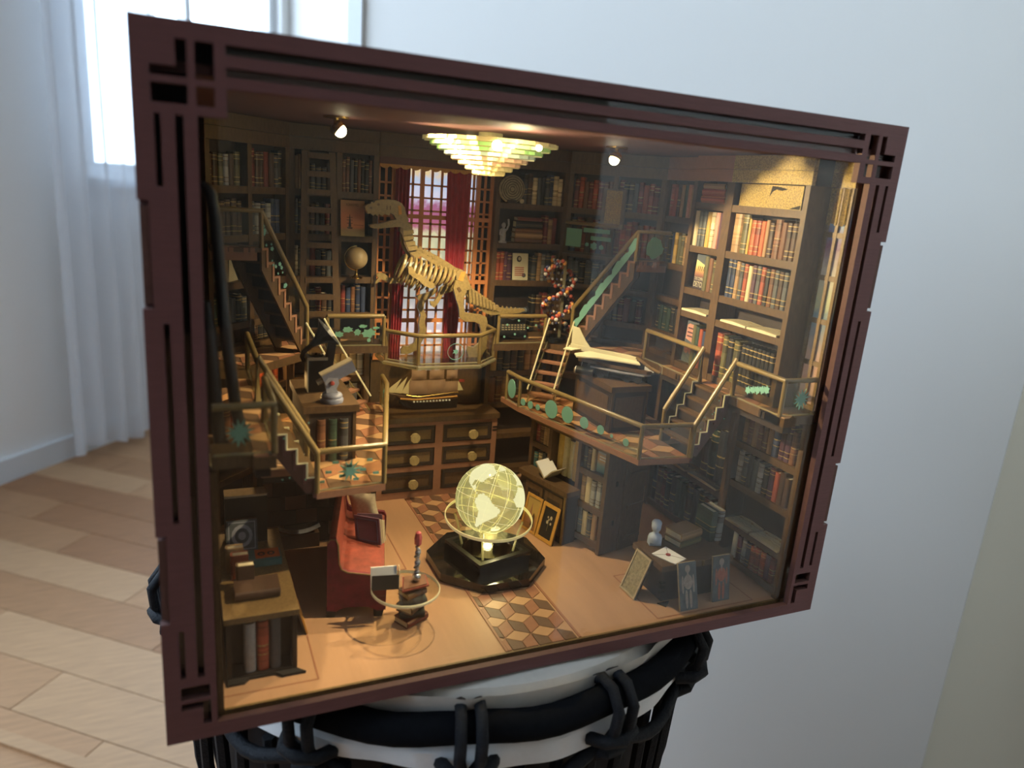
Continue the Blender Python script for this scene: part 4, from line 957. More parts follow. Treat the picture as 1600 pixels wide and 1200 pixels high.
# rib cage: hoops round the spine
s0 = dz([(470, 590)], .174)[0]; s1 = dz([(845, 712)], .174)[0]
for i in range(11):
    f = i / 10; c = s0.lerp(s1, f); dn_ = V((-.42, 0, -1)).normalized(); hgt = (.0100 + .0080 * math.sin(math.pi * min(1, f * .9 + .22))); wd2 = .0035 + .0048 * math.sin(math.pi * (f * .8 + .12))
    for sy in (-1, 1):
        pth = []
        for k in range(9):
            th = math.radians(4 + 150 * k / 8); pth.append(c + V((0, sy * wd2 * math.sin(th), 0)) + dn_ * hgt * (1 - math.cos(th)) / 2 * 1.05)
        MB().tube(pth, [.0007, .0009, .0010, .0010, .0010, .0010, .0009, .0008, .0005], 6).build('rib', 'bone_acrylic', dn, smooth=True)
plate('near_arm', [(485, 690), (515, 680), (545, 735), (590, 745), (640, 790), (690, 815), (695, 845), (665, 852), (610, 830), (570, 790), (520, 760), (490, 735)], .1655, .0018)
plate('far_arm', [(237, 742), (262, 728), (305, 738), (345, 772), (400, 770), (440, 772), (445, 800), (390, 812), (345, 815), (300, 790), (270, 775), (262, 800), (232, 818), (228, 800), (255, 770)], .1825, .0018)
plate('hip_plate', [(845, 730), (880, 695), (922, 718), (945, 790), (975, 850), (930, 862), (880, 812), (850, 780)], .174, .0075)
plate('hip_slot', [(885, 720), (922, 716), (900, 790), (862, 782)], .174, .0079, 'gold_fringe')
plate('pubis', [(740, 845), (830, 800), (842, 872), (765, 892), (725, 960), (690, 1002), (665, 985), (655, 950), (690, 955), (712, 920)], .177, .0018, 'bone_acrylic')
plate('near_leg', [(855, 790), (900, 798), (935, 840), (942, 880), (917, 930), (920, 985), (928, 1040), (985, 1048), (1060, 1058), (1096, 1075), (1106, 1120), (1090, 1165), (1097, 1215), (1100, 1270), (1092, 1325), (1052, 1362), (958, 1362), (942, 1335), (960, 1305), (1000, 1310), (1040, 1280), (1050, 1240), (1055, 1180), (1040, 1130), (1000, 1110), (930, 1110), (888, 1080), (880, 1000), (855, 920), (838, 850)], .1680, .0022, foot=True)
plate('knee_slot', [(862, 850), (882, 838), (902, 868), (882, 884)], .1680, .0026, 'bone_dark')
plate('far_leg', [(545, 912), (600, 898), (655, 880), (700, 848), (712, 870), (690, 895), (640, 932), (610, 972), (606, 1012), (626, 1060), (614, 1120), (630, 1170), (608, 1240), (590, 1270), (545, 1335), (492, 1372), (430, 1368), (428, 1330), (450, 1300), (485, 1305), (530, 1280), (550, 1230), (575, 1190), (568, 1120), (584, 1060), (558, 1000), (574, 950)], .1800, .0022, foot=True)
for i in range(9):
    f = i / 8; a = 955 + f * 220; b_ = 905 + f * 105; hh = 62 - f * 40; plate('tail_vertebra', [(a - 8, b_ - hh), (a + 12, b_ - hh - 6), (a + 20, b_ + hh * .8), (a, b_ + hh)], .174, .0066 * (1 - f * .55))
for i in range(6):
    a = 1180 + i * 34; plate('tail_spike', [(a, 1018), (a + 12, 985 + i * 4), (a + 26, 1020)], .174, .0016)
MB().tube([dz([(253, 285)], .174)[0], V((dz([(250, 285)], .174)[0].x - .0012, .174, SZ))], .00022, 6).build('support_rod', 'steel', dn)

# ================================================================== DRESSER AND SHIP
dr0 = thing('drawer_chest', 'wide brown chest of six panelled drawers with octagonal knobs under the ship', 'chest', (.002, .179, FZ))
DX0, DX1, DY = -.0365, .0405, .1682
xs_ = [DX0, DX0 + .0035, -.0005, .0045, DX1 - .0035, DX1]; zs_ = [FZ, .0105, .0235, .0270, .0385, .0415, .0530, .0555]
em = [(xs_[1], xs_[2], zs_[1], zs_[2]), (xs_[1], xs_[2], zs_[3], zs_[4]), (xs_[1], xs_[2], zs_[5], zs_[6]), (xs_[3], xs_[4], zs_[1], zs_[2]), (xs_[3], xs_[4], zs_[3], zs_[4]), (xs_[3], xs_[4], zs_[5], zs_[6])]
weld(grid_plate(em, DX0, DX1, FZ + .0001, .0555, DY, DY + .0022)).build('face_frame', ['terracotta_ply', 'walnut_dark'], dr0)
MB().box(DX0, DX1, DY + .0042, .1960, FZ + .0001, .0555).build('carcass', 'walnut_dark', dr0)
for x in (DX0, DX1 - .0012): MB().box(x, x + .0012, DY + .0022, .1960, FZ + .0001, .0555).build('side_panel', 'walnut', dr0)
MB().box(DX0 - .001, DX1 + .001, DY - .0012, .1962, .0555, .0588).build('top_board', 'walnut', dr0)
for i, e in enumerate(em):
    d = MB().box(e[0] + .0005, e[1] - .0005, DY + .0003, DY + .0040, e[2] + .0004, e[3] - .0004).build('drawer', 'walnut_gold' if i % 3 else 'walnut', dr0)
    x0, x1, z0, z1 = e[0] + .0008, e[1] - .0008, e[2] + .0007, e[3] - .0007
    fb = MB()
    for q in ((x0, x1, z0, z0 + .0018), (x0, x1, z1 - .0018, z1), (x0, x0 + .0018, z0 + .0018, z1 - .0018), (x1 - .0018, x1, z0 + .0018, z1 - .0018)): fb.box(q[0], q[1], DY - .0006, DY + .0004, q[2], q[3])
    fb.build('moulding', 'walnut_dark', d)
    cx = (e[0] + e[1]) / 2 + .002; cz = (e[2] + e[3]) / 2
    kb = MB().prism([(cx + .0031 * math.cos(math.radians(22.5 + 45 * k)), DY - .0060, cz + .0031 * math.sin(math.radians(22.5 + 45 * k))) for k in range(8)], (0, .0018, 0)); kb.tube([(cx, DY - .0045, cz), (cx, DY, cz)], .0009, 8); kb.build('knob', 'knob_gilt', d)
for z in (.0470, .0490): MB().box(DX1 - .0030, DX1 + .0003, DY - .0003, DY, z, z + .0009).build('finger_joint', 'walnut_dark', dr0)
sh = thing('ship_model', 'miniature three-masted sailing ship with tan and cream sails on the drawer chest', 'model ship', (-.002, .1835, .0588))
hy = .1835; st = []
for i in range(11):
    f = i / 10; x = -.0200 + f * .0375; bw = .0034 * (1 - (1 - f) ** 3) * (1 - .25 * f ** 4); zk = .0590 + (.0045 * (1 - f * 3.3) ** 2 if f < .3 else 0); zd = .0690 - .004 * math.sin(math.pi * f) * .6 + (.0018 * f)
    st.append([(x - .004 * (1 - f) ** 2, hy, zd), (x - .003 * (1 - f) ** 2, hy - bw, zd), (x, hy - bw * 1.06, (zk + zd) / 2 + .0006), (x + .001 * (1 - f), hy - bw * .55, zk), (x, hy, zk - .0002), (x + .001 * (1 - f), hy + bw * .55, zk), (x, hy + bw * 1.06, (zk + zd) / 2 + .0006), (x - .003 * (1 - f) ** 2, hy + bw, zd)])
hb = MB(); vs = [p for r in st for p in r]; m8 = 8
for i in range(10):
    for k in range(8):
        hb.cur = 0 if k in (2, 3, 4, 5) else 1
        hb.add([], []); hb.f.append((i * 8 + k, (i + 1) * 8 + k, (i + 1) * 8 + (k + 1) % 8, i * 8 + (k + 1) % 8)); hb.mi.append(hb.cur)
hb.v = [V(p) for p in vs]; hb.f.append(tuple(range(7, -1, -1))); hb.mi.append(0); hb.f.append(tuple(range(80, 88))); hb.mi.append(1)
hb.build('hull', ['walnut_dark', 'tile_dark'], sh)
for i in range(12): MB().cbox((-.0115 + i * .0021, hy - .0037, .0646), (1, 0, 0), .0010, .0008, .0008).build('gun_port', 'page_white', sh)
MB().tube([(-.0195, hy - .0010, .0665), (-.0100, hy - .0036, .0662), (.0168, hy - .0034, .0672)], .0006, 6).build('wale', 'gold_fringe', sh)
MB().tube([(-.0165, hy - .0020, .0688), (-.0080, hy - .0038, .0680), (.0172, hy - .0036, .0700)], .0005, 6).build('wale', 'brass', sh)
MB().tube([(-.0190, hy, .0680), (-.0330, hy, .0715)], .0006, 6).build('bowsprit', 'walnut', sh)
mat('sail_tan', (.27, .165, .105), .7, noise=.12, scale=300); mat('sail_cream', (.62, .52, .30), .7)
for k, (x, hgt) in enumerate(((-.0085, .0190), (.0030, .0205), (.0130, .0165))):
    MB().tube([(x, hy, .0665), (x, hy, .0675 + hgt)], .0004, 6).build('mast', 'walnut', sh)
    for j, (z0, z1, w) in enumerate(((.0688, .0780, .0116), (.0783, .0850, .0096))):
        if k == 2: w *= .75; z1 = z0 + (z1 - z0) * .85
        nn_ = 6; vs = []
        for a in range(nn_ + 1):
            for c in range(nn_ + 1):
                vs.append((x - w / 2 + w * (a / nn_) + .0004, hy - .0010 - .0014 * math.sin(math.pi * a / nn_) * math.sin(math.pi * min(1, c / nn_ + .1)), z0 + (z1 - z0) * c / nn_))
        MB().add(vs, [(a * 7 + c, (a + 1) * 7 + c, (a + 1) * 7 + c + 1, a * 7 + c + 1) for a in range(6) for c in range(6)]).build('square_sail', 'sail_tan', sh, smooth=True)
for k in range(3):
    MB().prism([(-.0290 + k * .0050, hy - .0003, .0712 - k * .0006), (-.0235 + k * .0048, hy - .0003, .0702 - k * .0006), (-.0190 + k * .0036, hy - .0003, .0790 + k * .0010)], (0, .0004, 0)).build('jib_sail', 'sail_cream', sh)
MB().prism([(.0135, hy - .0003, .0700), (.0218, hy - .0003, .0702), (.0182, hy - .0003, .0765)], (0, .0004, 0)).build('spanker_sail', 'sail_cream', sh)
MB().prism([(.0186, hy - .0003, .0758), (.0222, hy - .0003, .0754), (.0222, hy - .0003, .0772), (.0186, hy - .0003, .0774)], (0, .0004, 0)).build('stern_flag', 'rust_red', sh)
for x in (-.0330, -.0085): MB().tube([(-.0330, hy, .0715), (-.0085, hy, .0850)], .0001, 4).build('stay', 'walnut', sh)

# ================================================================== PLINTHS ON THE LOWER PLATFORMS
def plinth(label, x0, x1, y0, y1, z1, niche=False):
    t = thing('plinth', label, 'plinth', ((x0 + x1) / 2, (y0 + y1) / 2, LZ))
    MB().box(x0, x1, y0, y1, LZ + .0003, z1 - .0032).build('body', 'walnut_dark', t)
    MB().box(x0 - .0012, x1 + .0012, y0 - .0012, y1 + .0012, z1 - .0032, z1).build('top_board', 'walnut', t)
    for x in (x0, x1 - .0014): MB().box(x, x + .0014, y0 - .0005, y0, LZ + .0003, z1 - .0032).build('corner_strip', 'walnut', t)
    MB().box(x0 + .0026, x1 - .0026, y0 - .0003, y0, LZ + .0030, z1 - .0062).build('front_panel', 'walnut', t) if not niche else None
    xs = x0 if x0 > 0 else x1
    s = -1 if x0 > 0 else 1
    MB().obox((xs, y0 + .003, LZ + .003), (s * .0004, 0, 0), (0, y1 - y0 - .006, 0), (0, 0, z1 - LZ - .0092)).build('side_panel', 'walnut', t)
    return t
PZ = .0988
plinth('brown panelled plinth carrying the aircraft model', .0690, .0920, .0830, .1240, PZ)
plinth('dark plinth with book spines in front, carrying the gramophone', -.0920, -.0700, .0745, .1180, PZ, True)
for k, (cn, f) in enumerate((('chestnut brown', 'titled'), ('dark green', 'titled'), ('slate grey', 'banded'))):
    book('%s %s book set against the gramophone plinth' % (FIN[f], cn), 'books set against the gramophone plinth', (-.0872 + k * .0050, .0728, LZ + .0004), (1, 0, 0), (0, -1, 0), .0036, .0017, .0195, cn, f)
# aircraft on a black transporter
ap = thing('aircraft_model', 'cream card aircraft with swept wings on a black wheeled transporter', 'model aircraft', (.0805, .1000, PZ))
ax = V((S2, -S2, 0)); sd = V((S2, S2, 0)); Z = V((0, 0, 1)); ac = V((.0800, .1010, 0))
def A(l, w, z): return ac + ax * l + sd * w + Z * z
MB().prism([A(-.0265, -.0008, .1145), A(-.0120, -.0008, .1135), A(.0080, -.0008, .1128), A(.0130, -.0008, .1118), A(.0130, -.0008, .1085), A(-.0040, -.0008, .1095), A(-.0265, -.0008, .1120)], sd * .0016).build('fuselage', 'cream_card', ap)
MB().prism([A(-.0262, -.0004, .1140), A(-.0150, -.0004, .1138), A(-.0178, -.0004, .1172), A(-.0222, -.0004, .1238), A(-.0262, -.0004, .1246)], sd * .0008).build('tail_fin', 'cream_card', ap)
for s in (-1, 1):
    MB().prism([A(.0130, s * .0008, .1096), A(-.0020, s * .0008, .1105), A(-.0150, s * .0010, .1112), A(-.0215, s * .0085, .1104), A(-.0190, s * .0125, .1098), A(-.0075, s * .0085, .1098), A(.0150, s * .0040, .1088)], Z * .0007).build('wing', 'cream_card', ap)
    MB().prism([A(-.0280, s * .0008, .1118), A(-.0200, s * .0008, .1118), A(-.0235, s * .0062, .1116), A(-.0290, s * .0058, .1116)], Z * .0006).build('tail_plane', 'cream_card', ap)
    MB().tube([A(-.0200, s * .0064, .1014), A(-.0110, s * .0064, .1014), A(-.0100, s * .0064, .1014)], .0024, 14).build('engine', 'black_plastic', ap)
    MB().lathe(A(-.0201, s * .0064, .1014), [(.0016, -.0002), (.0022, -.0003), (.0022, .0002), (.0016, .0002), (.0016, -.0002)], 14, axis=ax).build('engine_ring', 'page_white', ap)
MB().prism([A(-.0200, -.0050, .1062), A(.0060, -.0066, .1052), A(.0190, -.0040, .1042), A(.0225, 0, .1040), A(.0190, .0040, .1042), A(.0060, .0066, .1052), A(-.0200, .0050, .1062)], Z * .0018).build('hull_plate', 'walnut', ap)
MB().prism([A(-.0120, -.0072, .1042), A(.0060, -.0078, .1036), A(.0180, -.0050, .1030), A(.0210, -.0010, .1030), A(.0060, .0020, .1036), A(-.0120, .0020, .1042)], Z * .0008).build('lower_plate', 'grey_print', ap)
nose = [A(.0120, -.0010, .1118), A(.0165, -.0010, .1092), A(.0205, -.0010, .1070), A(.0260, -.0010, .1052), A(.0260, -.0010, .1046), A(.0130, -.0010, .1062)]
MB().prism(nose, sd * .0020).build('nose', 'black_plastic', ap)
MB().tube([A(.0118, -.0014, .1124), A(.0160, -.0014, .1102), A(.0200, -.0014, .1078), A(.0255, -.0014, .1058)], .0009, 8).build('nose_ridge', 'walnut_gold', ap)
MB().prism([A(.0170, -.0013, .1082), A(.0225, -.0013, .1060), A(.0222, -.0013, .1052), A(.0170, -.0013, .1058)], sd * .0003).build('cockpit_print', 'page_white', ap)
MB().prism([A(-.0160, -.0050, .1000), A(-.0020, -.0060, .1000), A(-.0020, -.0060, .1030), A(-.0140, -.0050, .1058)], sd * .0110).build('transporter_body', 'black_plastic', ap)
MB().prism([A(.0060, -.0050, .0994), A(.0170, -.0050, .0994), A(.0170, -.0050, .1030), A(.0060, -.0050, .1022)], sd * .0100).build('transporter_cab', 'black_plastic', ap)
MB().prism([A(-.0020, -.0040, .1000), A(.0070, -.0040, .0998), A(.0070, -.0040, .1016), A(-.0020, -.0040, .1020)], sd * .0080).build('transporter_bed', 'black_plastic', ap)
for l in (-.0060, .0090, .0150):
    for s in (-1, 1): MB().tube([A(l, s * .0055 - .0008, PZ + .0018), A(l, s * .0055 + .0008, PZ + .0018)], .0018, 12).build('wheel', 'iron', ap)
MB().tube([A(.0265, .0010, .1044), A(.0262, .0012, .1085), A(.0240, .0014, .1098)], .0003, 5).build('nose_probe', 'edge_acrylic', ap)
# gramophone
gm = thing('gramophone', 'small gramophone with a dark fluted horn on a pale-sided case', 'gramophone', (-.0835, .0985, PZ))
MB().box(-.0880, -.0795, .0955, .1030, PZ + .0001, PZ + .0150).build('case', 'black_plastic', gm)
MB().box(-.0884, -.0878, .0952, .1033, PZ + .0001, PZ + .0152).build('case_side', 'cream_card', gm)
MB().box(-.0884, -.0791, .0951, .1034, PZ + .0152, PZ + .0166).build('case_lid', 'linen', gm)
MB().lathe((-.0838, .0992, PZ + .0166), [(.0034, 0), (.0034, .0006), (.0006, .0008), (.0006, .0014)], 20).build('turntable', 'black_gloss', gm)
hs = V((-.0892, .1000, PZ + .0185)); hd = V((.72, -.10, .62)).normalized()
MB().lathe(hs, [(.0011, 0), (.0012, .004), (.0018, .0068), (.0030, .0098), (.0050, .0125), (.0074, .0145), (.0078, .0148), (.0070, .0143), (.0046, .0120), (.0026, .0094), (.0010, .006)], 12, axis=hd).build('horn', 'iron', gm)
MB().tube([(-.0892, .1000, PZ + .0187), (-.0900, .1005, PZ + .0160), (-.0892, .1010, PZ + .0140), (-.0878, .1008, PZ + .0145)], .0011, 8).build('tone_elbow', 'iron', gm, smooth=True)
MB().prism([(-.0800, .0958, PZ + .0152), (-.0786, .0958, PZ + .0240), (-.0768, .0958, PZ + .0250), (-.0752, .0958, PZ + .0230), (-.0770, .0958, PZ + .0090), (-.0792, .0958, PZ + .0080)], (0, .0028, 0)).build('bracket', 'walnut_dark', gm)
MB().tube([(-.0790, .0985, PZ + .006), (-.0768, .0985, PZ + .006), (-.0768, .0985, PZ + .0035)], .0004, 6).build('crank', 'brass', gm)
# grey-blue telescope toy
tl = thing('desk_telescope', 'grey-blue stubby telescope tilted on a round base in front of the gramophone', 'telescope', (-.0800, .0795, PZ))
tc_ = V((-.0800, .0795, PZ))
MB().lathe(tc_, [(.0050, .0001), (.0052, .0016), (.0046, .0024), (.0048, .0030), (.0042, .0040), (.0018, .0048), (.0010, .005)], 18).build('base', 'grey_blue', tl, smooth=True)
MB().prism([tc_ + V((-.0026, -.0016, .0040)), tc_ + V((.0026, -.0016, .0040)), tc_ + V((.0018, -.0016, .0064)), tc_ + V((.0030, -.0016, .0088)), tc_ + V((.0024, -.0016, .0112)), tc_ + V((-.0018, -.0016, .0116)), tc_ + V((-.0034, -.0016, .0094)), tc_ + V((-.0028, -.0016, .0066))], (0, .0032, 0)).build('yoke', 'grey_print', tl)
MB().lathe(tc_ + V((-.0002, -.0020, .0092)), [(.0010, -.0002), (.0010, .0006), (.0006, .0008)], 12, axis=(0, -1, 0)).build('pivot_knob', 'rust_red', tl)
bd = V((.86, .05, .42)).normalized(); bs = tc_ + V((-.0028, .0008, .0078)); bu = V((-.42, 0, .86)).normalized(); bw = bd.cross(bu)
MB().obox(bs - bw * .0024, bd * .0150, bw * .0048, bu * .0050).build('barrel', 'grey_blue', tl)
MB().obox(bs - bw * .0026 + bu * .0050, bd * .0153, bw * .0052, bu * .0006).build('barrel_top', 'linen', tl)
MB().tube([bs + bu * .0025 - bd * .0028, bs + bu * .0025], .0013, 10).build('eyepiece', 'linen', tl)

# ================================================================== SPIRAL MODEL
for nm, c in (('atom_red', (.46, .10, .07)), ('atom_orange', (.72, .34, .08)), ('atom_white', (.62, .60, .60)), ('atom_navy', (.06, .06, .17))): mat(nm, c, .35)
sm = thing('spiral_molecule', 'double helix model of tiny coloured balls on a round black base', 'model', (.0765, .1690, MZ))
sc_ = V((.0765, .1690, 0)); hb_ = {k: MB() for k in ('red', 'orange', 'white', 'navy')}; rr = random.Random(3)
for i in range(34):
    f = i / 33; z = MZ + .0075 + f * .0440
    for ph in (0, 2.5):
        an = f * 8.2 + ph; r = .0098
        p = sc_ + V((math.cos(an) * r, math.sin(an) * r * .75, z))
        for k in range(2):
            cc = ('red', 'orange', 'red', 'navy', 'white')[(i * 2 + k) % 5]; hb_[cc].ball(p + V((rr.uniform(-1, 1), rr.uniform(-1, 1), rr.uniform(-1, 1))) * .0012, .00135, 8)
    if i % 3 == 0:
        p = sc_ + V((math.cos(f * 8.2) * .0098, math.sin(f * 8.2) * .0074, z)); q = sc_ + V((math.cos(f * 8.2 + 2.5) * .0098, math.sin(f * 8.2 + 2.5) * .0074, z))
        for k in range(1, 6): hb_[('white', 'navy', 'white', 'navy', 'white')[k - 1]].ball(p.lerp(q, k / 6), .0009, 8)
for k, b in hb_.items(): o = b.build('atom_chain', 'atom_' + k, sm, smooth=True); o['kind'] = 'stuff'
MB().lathe((sc_.x, sc_.y, MZ + .0004), [(.0078, 0), (.0078, .0030), (.0070, .0036), (0, .0036)], 24).build('base', 'black_gloss', sm)
MB().cbox((sc_.x + .0010, sc_.y - .0035, MZ + .0040), (1, 0, 0), .0016, .0478, .0009).build('support_strip', 'edge_acrylic', sm)

# ================================================================== SMALL THINGS ON THE SHELVES
rp_ = thing('round_plate', 'round patterned beige plate standing on the top shelf beside dark books', 'plate', (.0450, .1820, .1861 + t))
pc = V((.0450, .1818, .1961)); MB().lathe(pc, [(0, .0002), (.0078, .0003), (.0084, -.0003), (.0084, -.0009), (0, -.0009)], 32, axis=(0, -1, 0)).build('disc', 'etching', rp_)
for i in range(5): MB().lathe(pc, [(.0070 - i * .0014, .0003), (.0070 - i * .0014 + .0002, .0005), (.0070 - i * .0014 + .0004, .0003)], 28, axis=(0, -1, 0), cap=False).build('ring_line', 'walnut_dark', rp_)
MB().lathe(pc + V((.0066, -.0004, -.0066)), [(0, .0005), (.0014, .0004), (.0014, 0)], 14, axis=(0, -1, 0)).build('badge', 'pale_metal' if 'pale_metal' in M else 'linen', rp_)
MB().cbox((.0450, .1822, .1861 + t), (1, 0, 0), .0060, .0020, .0030).build('stand', 'walnut_dark', rp_)
fg = thing('figurine', 'small pale grey seated figurine on the shelf beside the window', 'figurine', (.0408, .1815, .1622 + t))
fz = .1622 + t
b = MB().lathe((.0408, .1815, fz), [(.0026, 0), (.0026, .0012), (.0018, .0014), (.0019, .0040), (.0016, .0062), (.0022, .0078), (.0008, .0090), (.0007, .0094)], 12)
b.build('body', 'grey_print', fg, smooth=True); MB().ball((.0408, .1812, fz + .0106), .0014, 12, (1, 1, 1.25)).build('head', 'grey_print', fg, smooth=True)
MB().tube([(.0388, .1812, fz + .0078), (.0382, .1800, fz + .0050), (.0400, .1790, fz + .0042)], .0006, 6).build('arm', 'grey_print', fg)
MB().tube([(.0428, .1812, fz + .0078), (.0436, .1800, fz + .0110), (.0430, .1796, fz + .0145)], .0006, 6).build('arm', 'grey_print', fg)
flat_stack('under the round plate', BR.p(.0245, -.0010, .1622 + t), BR.u, BR.n, [(.0190, .007, .0030, 'chestnut brown', 'banded'), (.0190, .007, .0034, 'tan', 'titled'), (.0186, .007, .0026, 'chestnut brown', 'titled'), (.0180, .007, .0046, 'black', 'titled'), (.0170, .007, .0022, 'oxblood red', 'banded')])
gcd = card('list_card', 'pale card with a dark emblem and red lines, standing in the typewriter bookcase', 'card', BR.p(.0158, -.0025, .1388 + t), (1, 0, 0), (0, .12, 1), .0108, .0168, .0005, 'cream_card')
spot(*gcd, .0045, .0132, .0017, .0020, 'walnut_dark'); spot(*gcd, .0047, .0134, .0009, .0011, 'linen', lift=.0003)
for i in range(5): spot(*gcd, .0048, .0078 - i * .0012, .0032, .0003, 'rust_red', shape=[(-1, -1), (1, -1), (1, 1), (-1, 1)])
spot(*gcd, .0080, .0030, .0014, .0014, 'slate_print')
tw = thing('typewriter', 'black vintage typewriter on the lowest open shelf near the dinosaur tail', 'typewriter', (.0500, .1805, .1052 + t))
tz = .1052 + t
MB().prism([(.0415, .1760, tz), (.0415, .1760, tz + .0030), (.0415, .1795, tz + .0075), (.0415, .1800, tz + .0125), (.0415, .1850, tz + .0125), (.0415, .1850, tz)], (.0180, 0, 0)).build('body', 'iron', tw)
MB().tube([(.0395, .1822, tz + .0150), (.0612, .1822, tz + .0150)], .0017, 12).build('platen', 'slate_print', tw)
for x in (.0395, .0606): MB().tube([(x, .1822, tz + .0150), (x + .0010, .1822, tz + .0150)], .0023, 12).build('platen_knob', 'iron', tw)
MB().tube([(.0440, .1792, tz + .0118), (.0505, .1785, tz + .0100), (.0570, .1792, tz + .0118)], .0005, 6).build('type_guard', 'steel', tw)
for i in range(3):
    for k in range(8): MB().lathe((.0432 + k * .0021 + i * .0004, .1764 + i * .0011, tz + .0036 + i * .0012), [(.0007, 0), (.0007, .0004), (0, .0005)], 8).build('key', 'linen', tw)
gp = thing('gilt_plaque', 'glittering gilt plaque in a brown easel frame in front of the corner bookcase', 'plaque', DR_.p(.030, .002, .1878))
for nm, a0, a1, z0, z1, d, m in (('face', .0250, .0352, .1800, .2000, .0012, 'gilt_and_lit_wood'), ('frame_bar', .0228, .0250, .1785, .2010, .0016, 'walnut'), ('frame_bar', .0352, .0374, .1785, .2010, .0016, 'walnut'), ('frame_bar', .0250, .0352, .2000, .2010, .0016, 'walnut')): DR_.bx(MB(), a0, a1, -.0010, d, z0, z1).build(nm, m, gp)
DR_.bx(MB(), .0228, .0374, -.0010, .0022, .1770, .1800).build('ledge', 'walnut_gold', gp)
# front-facing covers
dt = card('novel_cover', 'front-facing dark book cover with yellow sky, titled DETOX', 'book', SN.p(.0050, -.0040, .1490 + t), SN.u, (.06, 0, 1), .0112, .0188, .0016, 'detox' if 'detox' in M else 'slate_print')
ramp_mat('detox', 2, [(0, (.045, .035, .05)), (.30, (.05, .035, .06)), (.40, (.30, .13, .10)), (.55, (.62, .38, .14)), (.70, (.68, .60, .28)), (.82, (.62, .58, .36)), (.86, (.05, .04, .05))], .4, noise=.04, nscale=900, const=False)
for o in bpy.data.objects:
    if o.parent == dt[0] and o.name.startswith('face'): o.data.materials[0] = M['detox']
spot(*dt, .0056, .0170, .0056, .0036, 'slate_print', shape=[(-1, .45), (-1, -.35), (.3, -1.0), (1, -.75), (1, .45)])
text_on(dt[0], 'title_lettering', 'DETOX', dt[1] + dt[2] * .0008 + dt[3] * .0008, dt[2], dt[3], .0042, 'cream_card', .0003, width=.0094)
text_on(dt[0], 'title_lettering', 'THE COMPANY', dt[1] + dt[2] * .0008 + dt[3] * .0044, dt[2], dt[3], .0026, 'cream_card', .0003, width=.0092)
for i in range(5): spot(*dt, .0026 + i * .0016, .0110, .0002, .0012, 'walnut_dark', shape=[(-1, -1), (1, -1), (1, 1), (-1, 1)])
pk = card('novel_cover', 'front-facing pink lettered book cover with red flowers on the lowest narrow shelf', 'book', SN.p(.0040, -.0040, .1062 + t), SN.u, (.06, 0, 1), .0102, .0236, .0016, 'slate_print')
spot(*pk, .0051, .0170, .0044, .0052, 'pinkish' if 'pinkish' in M else 'cloth pink', shape=[(-1, .8), (-.6, 1), (.8, .9), (1, .5), (.9, -.6), (.4, -1), (-1, -.7)])
for x in (.0030, .0072): spot(*pk, x, .0074, .0020, .0024, 'flesh_print')
for zz in (.0150, .0172, .0196): spot(*pk, .0050, zz, .0034, .0004, 'plum_line' if 'plum_line' in M else 'cloth plum', lift=.0003, shape=[(-1, -1), (1, -1), (1, 1), (-1, 1)])
# magazines lying open
ramp_mat('page_print', 0, [(0, (.62, .54, .34)), (.28, (.50, .42, .26)), (.34, (.64, .57, .38)), (.48, (.42, .36, .24)), (.52, (.64, .57, .38)), (.74, (.50, .34, .16)), (.80, (.64, .57, .38))], .6, noise=.5, nscale=420)
ramp_mat('plate_print', 0, [(0, (.045, .042, .04)), (.3, (.10, .09, .07)), (.45, (.05, .045, .04)), (.6, (.20, .17, .11)), (.7, (.04, .04, .04))], .5, noise=.9, nscale=300)
def magazine(label, wf, a0, a1, z, d0, d1, m='page_print', group=None):
    t_ = thing('open_magazine', label, 'magazine', wf.p((a0 + a1) / 2, (d0 + d1) / 2, z), group)
    mid = (a0 + a1) / 2
    for x0, x1, tl_ in ((a0, mid, 1), (mid, a1, -1)):
        e0 = .0009 if tl_ > 0 else .0015; e1 = .0015 if tl_ > 0 else .0009
        MB().prism([wf.p(x0, d0, z), wf.p(x1, d0, z), wf.p(x1, d0, z + e1), wf.p(x0, d0, z + e0)], wf.n * (d1 - d0)).build('page_block', 'paper', t_)
        MB().prism([wf.p(x0, d0, z + e0 + .00004), wf.p(x1, d0, z + e1 + .00004), wf.p(x1, d1 - .0003, z + e1 + .00004), wf.p(x0, d1 - .0003, z + e0 + .00004)], (0, 0, .0001)).build('printed_page', m, t_)
magazine('open magazine below the DETOX cover', SN, .0040, .0262, .1360 + t, -.0105, .0006)
magazine('open magazine below the blue volumes, on the side of the narrow bookcase', SW, .0075, .0270, .1360 + t, -.0110, .0006)
magazine('open magazine below the blue volumes, on the side of the tall window', SW, .0280, .0490, .1360 + t, -.0110, .0006)
magazine('dark picture magazine on the ledge under the balcony steps', LM, .0180, .0370, .0405 + t, -.0075, .0008, 'plate_print')
magazine('dark picture magazine on the ledge beside the green books', LM, .0400, .0660, .0405 + t, -.0055, .0008, 'plate_print')
magazine('pale printed magazine in the tall balcony bookcase, next to the ledge', LW, .0050, .0230, .0285 + t, -.0105, .0008)
magazine('pale printed magazine in the tall balcony bookcase, next to the front pane', LW, .0245, .0450, .0285 + t, -.0105, .0008)
at = card('gilt_atlas', 'wide glittering gold panel with a dark torn gap, on top of the wide bookcase', 'panel', SW.p(.0055, -.0020, .1955 + t), SW.u, (0, 0, 1), .0425, .0108, .0010, 'gilt_and_lit_wood')
spot(*at, .0270, .0090, .0060, .0022, 'black_gap', shape=[(-1, -1.8), (-.8, .6), (.2, .4), (1, .0), (.3, -.3), (-.3, -.1), (-.7, -.6)])
spot(*at, .0385, .0012, .0035, .0010, 'black_gap', shape=[(-1, -1), (1, -1), (1, 1), (.2, .2)])
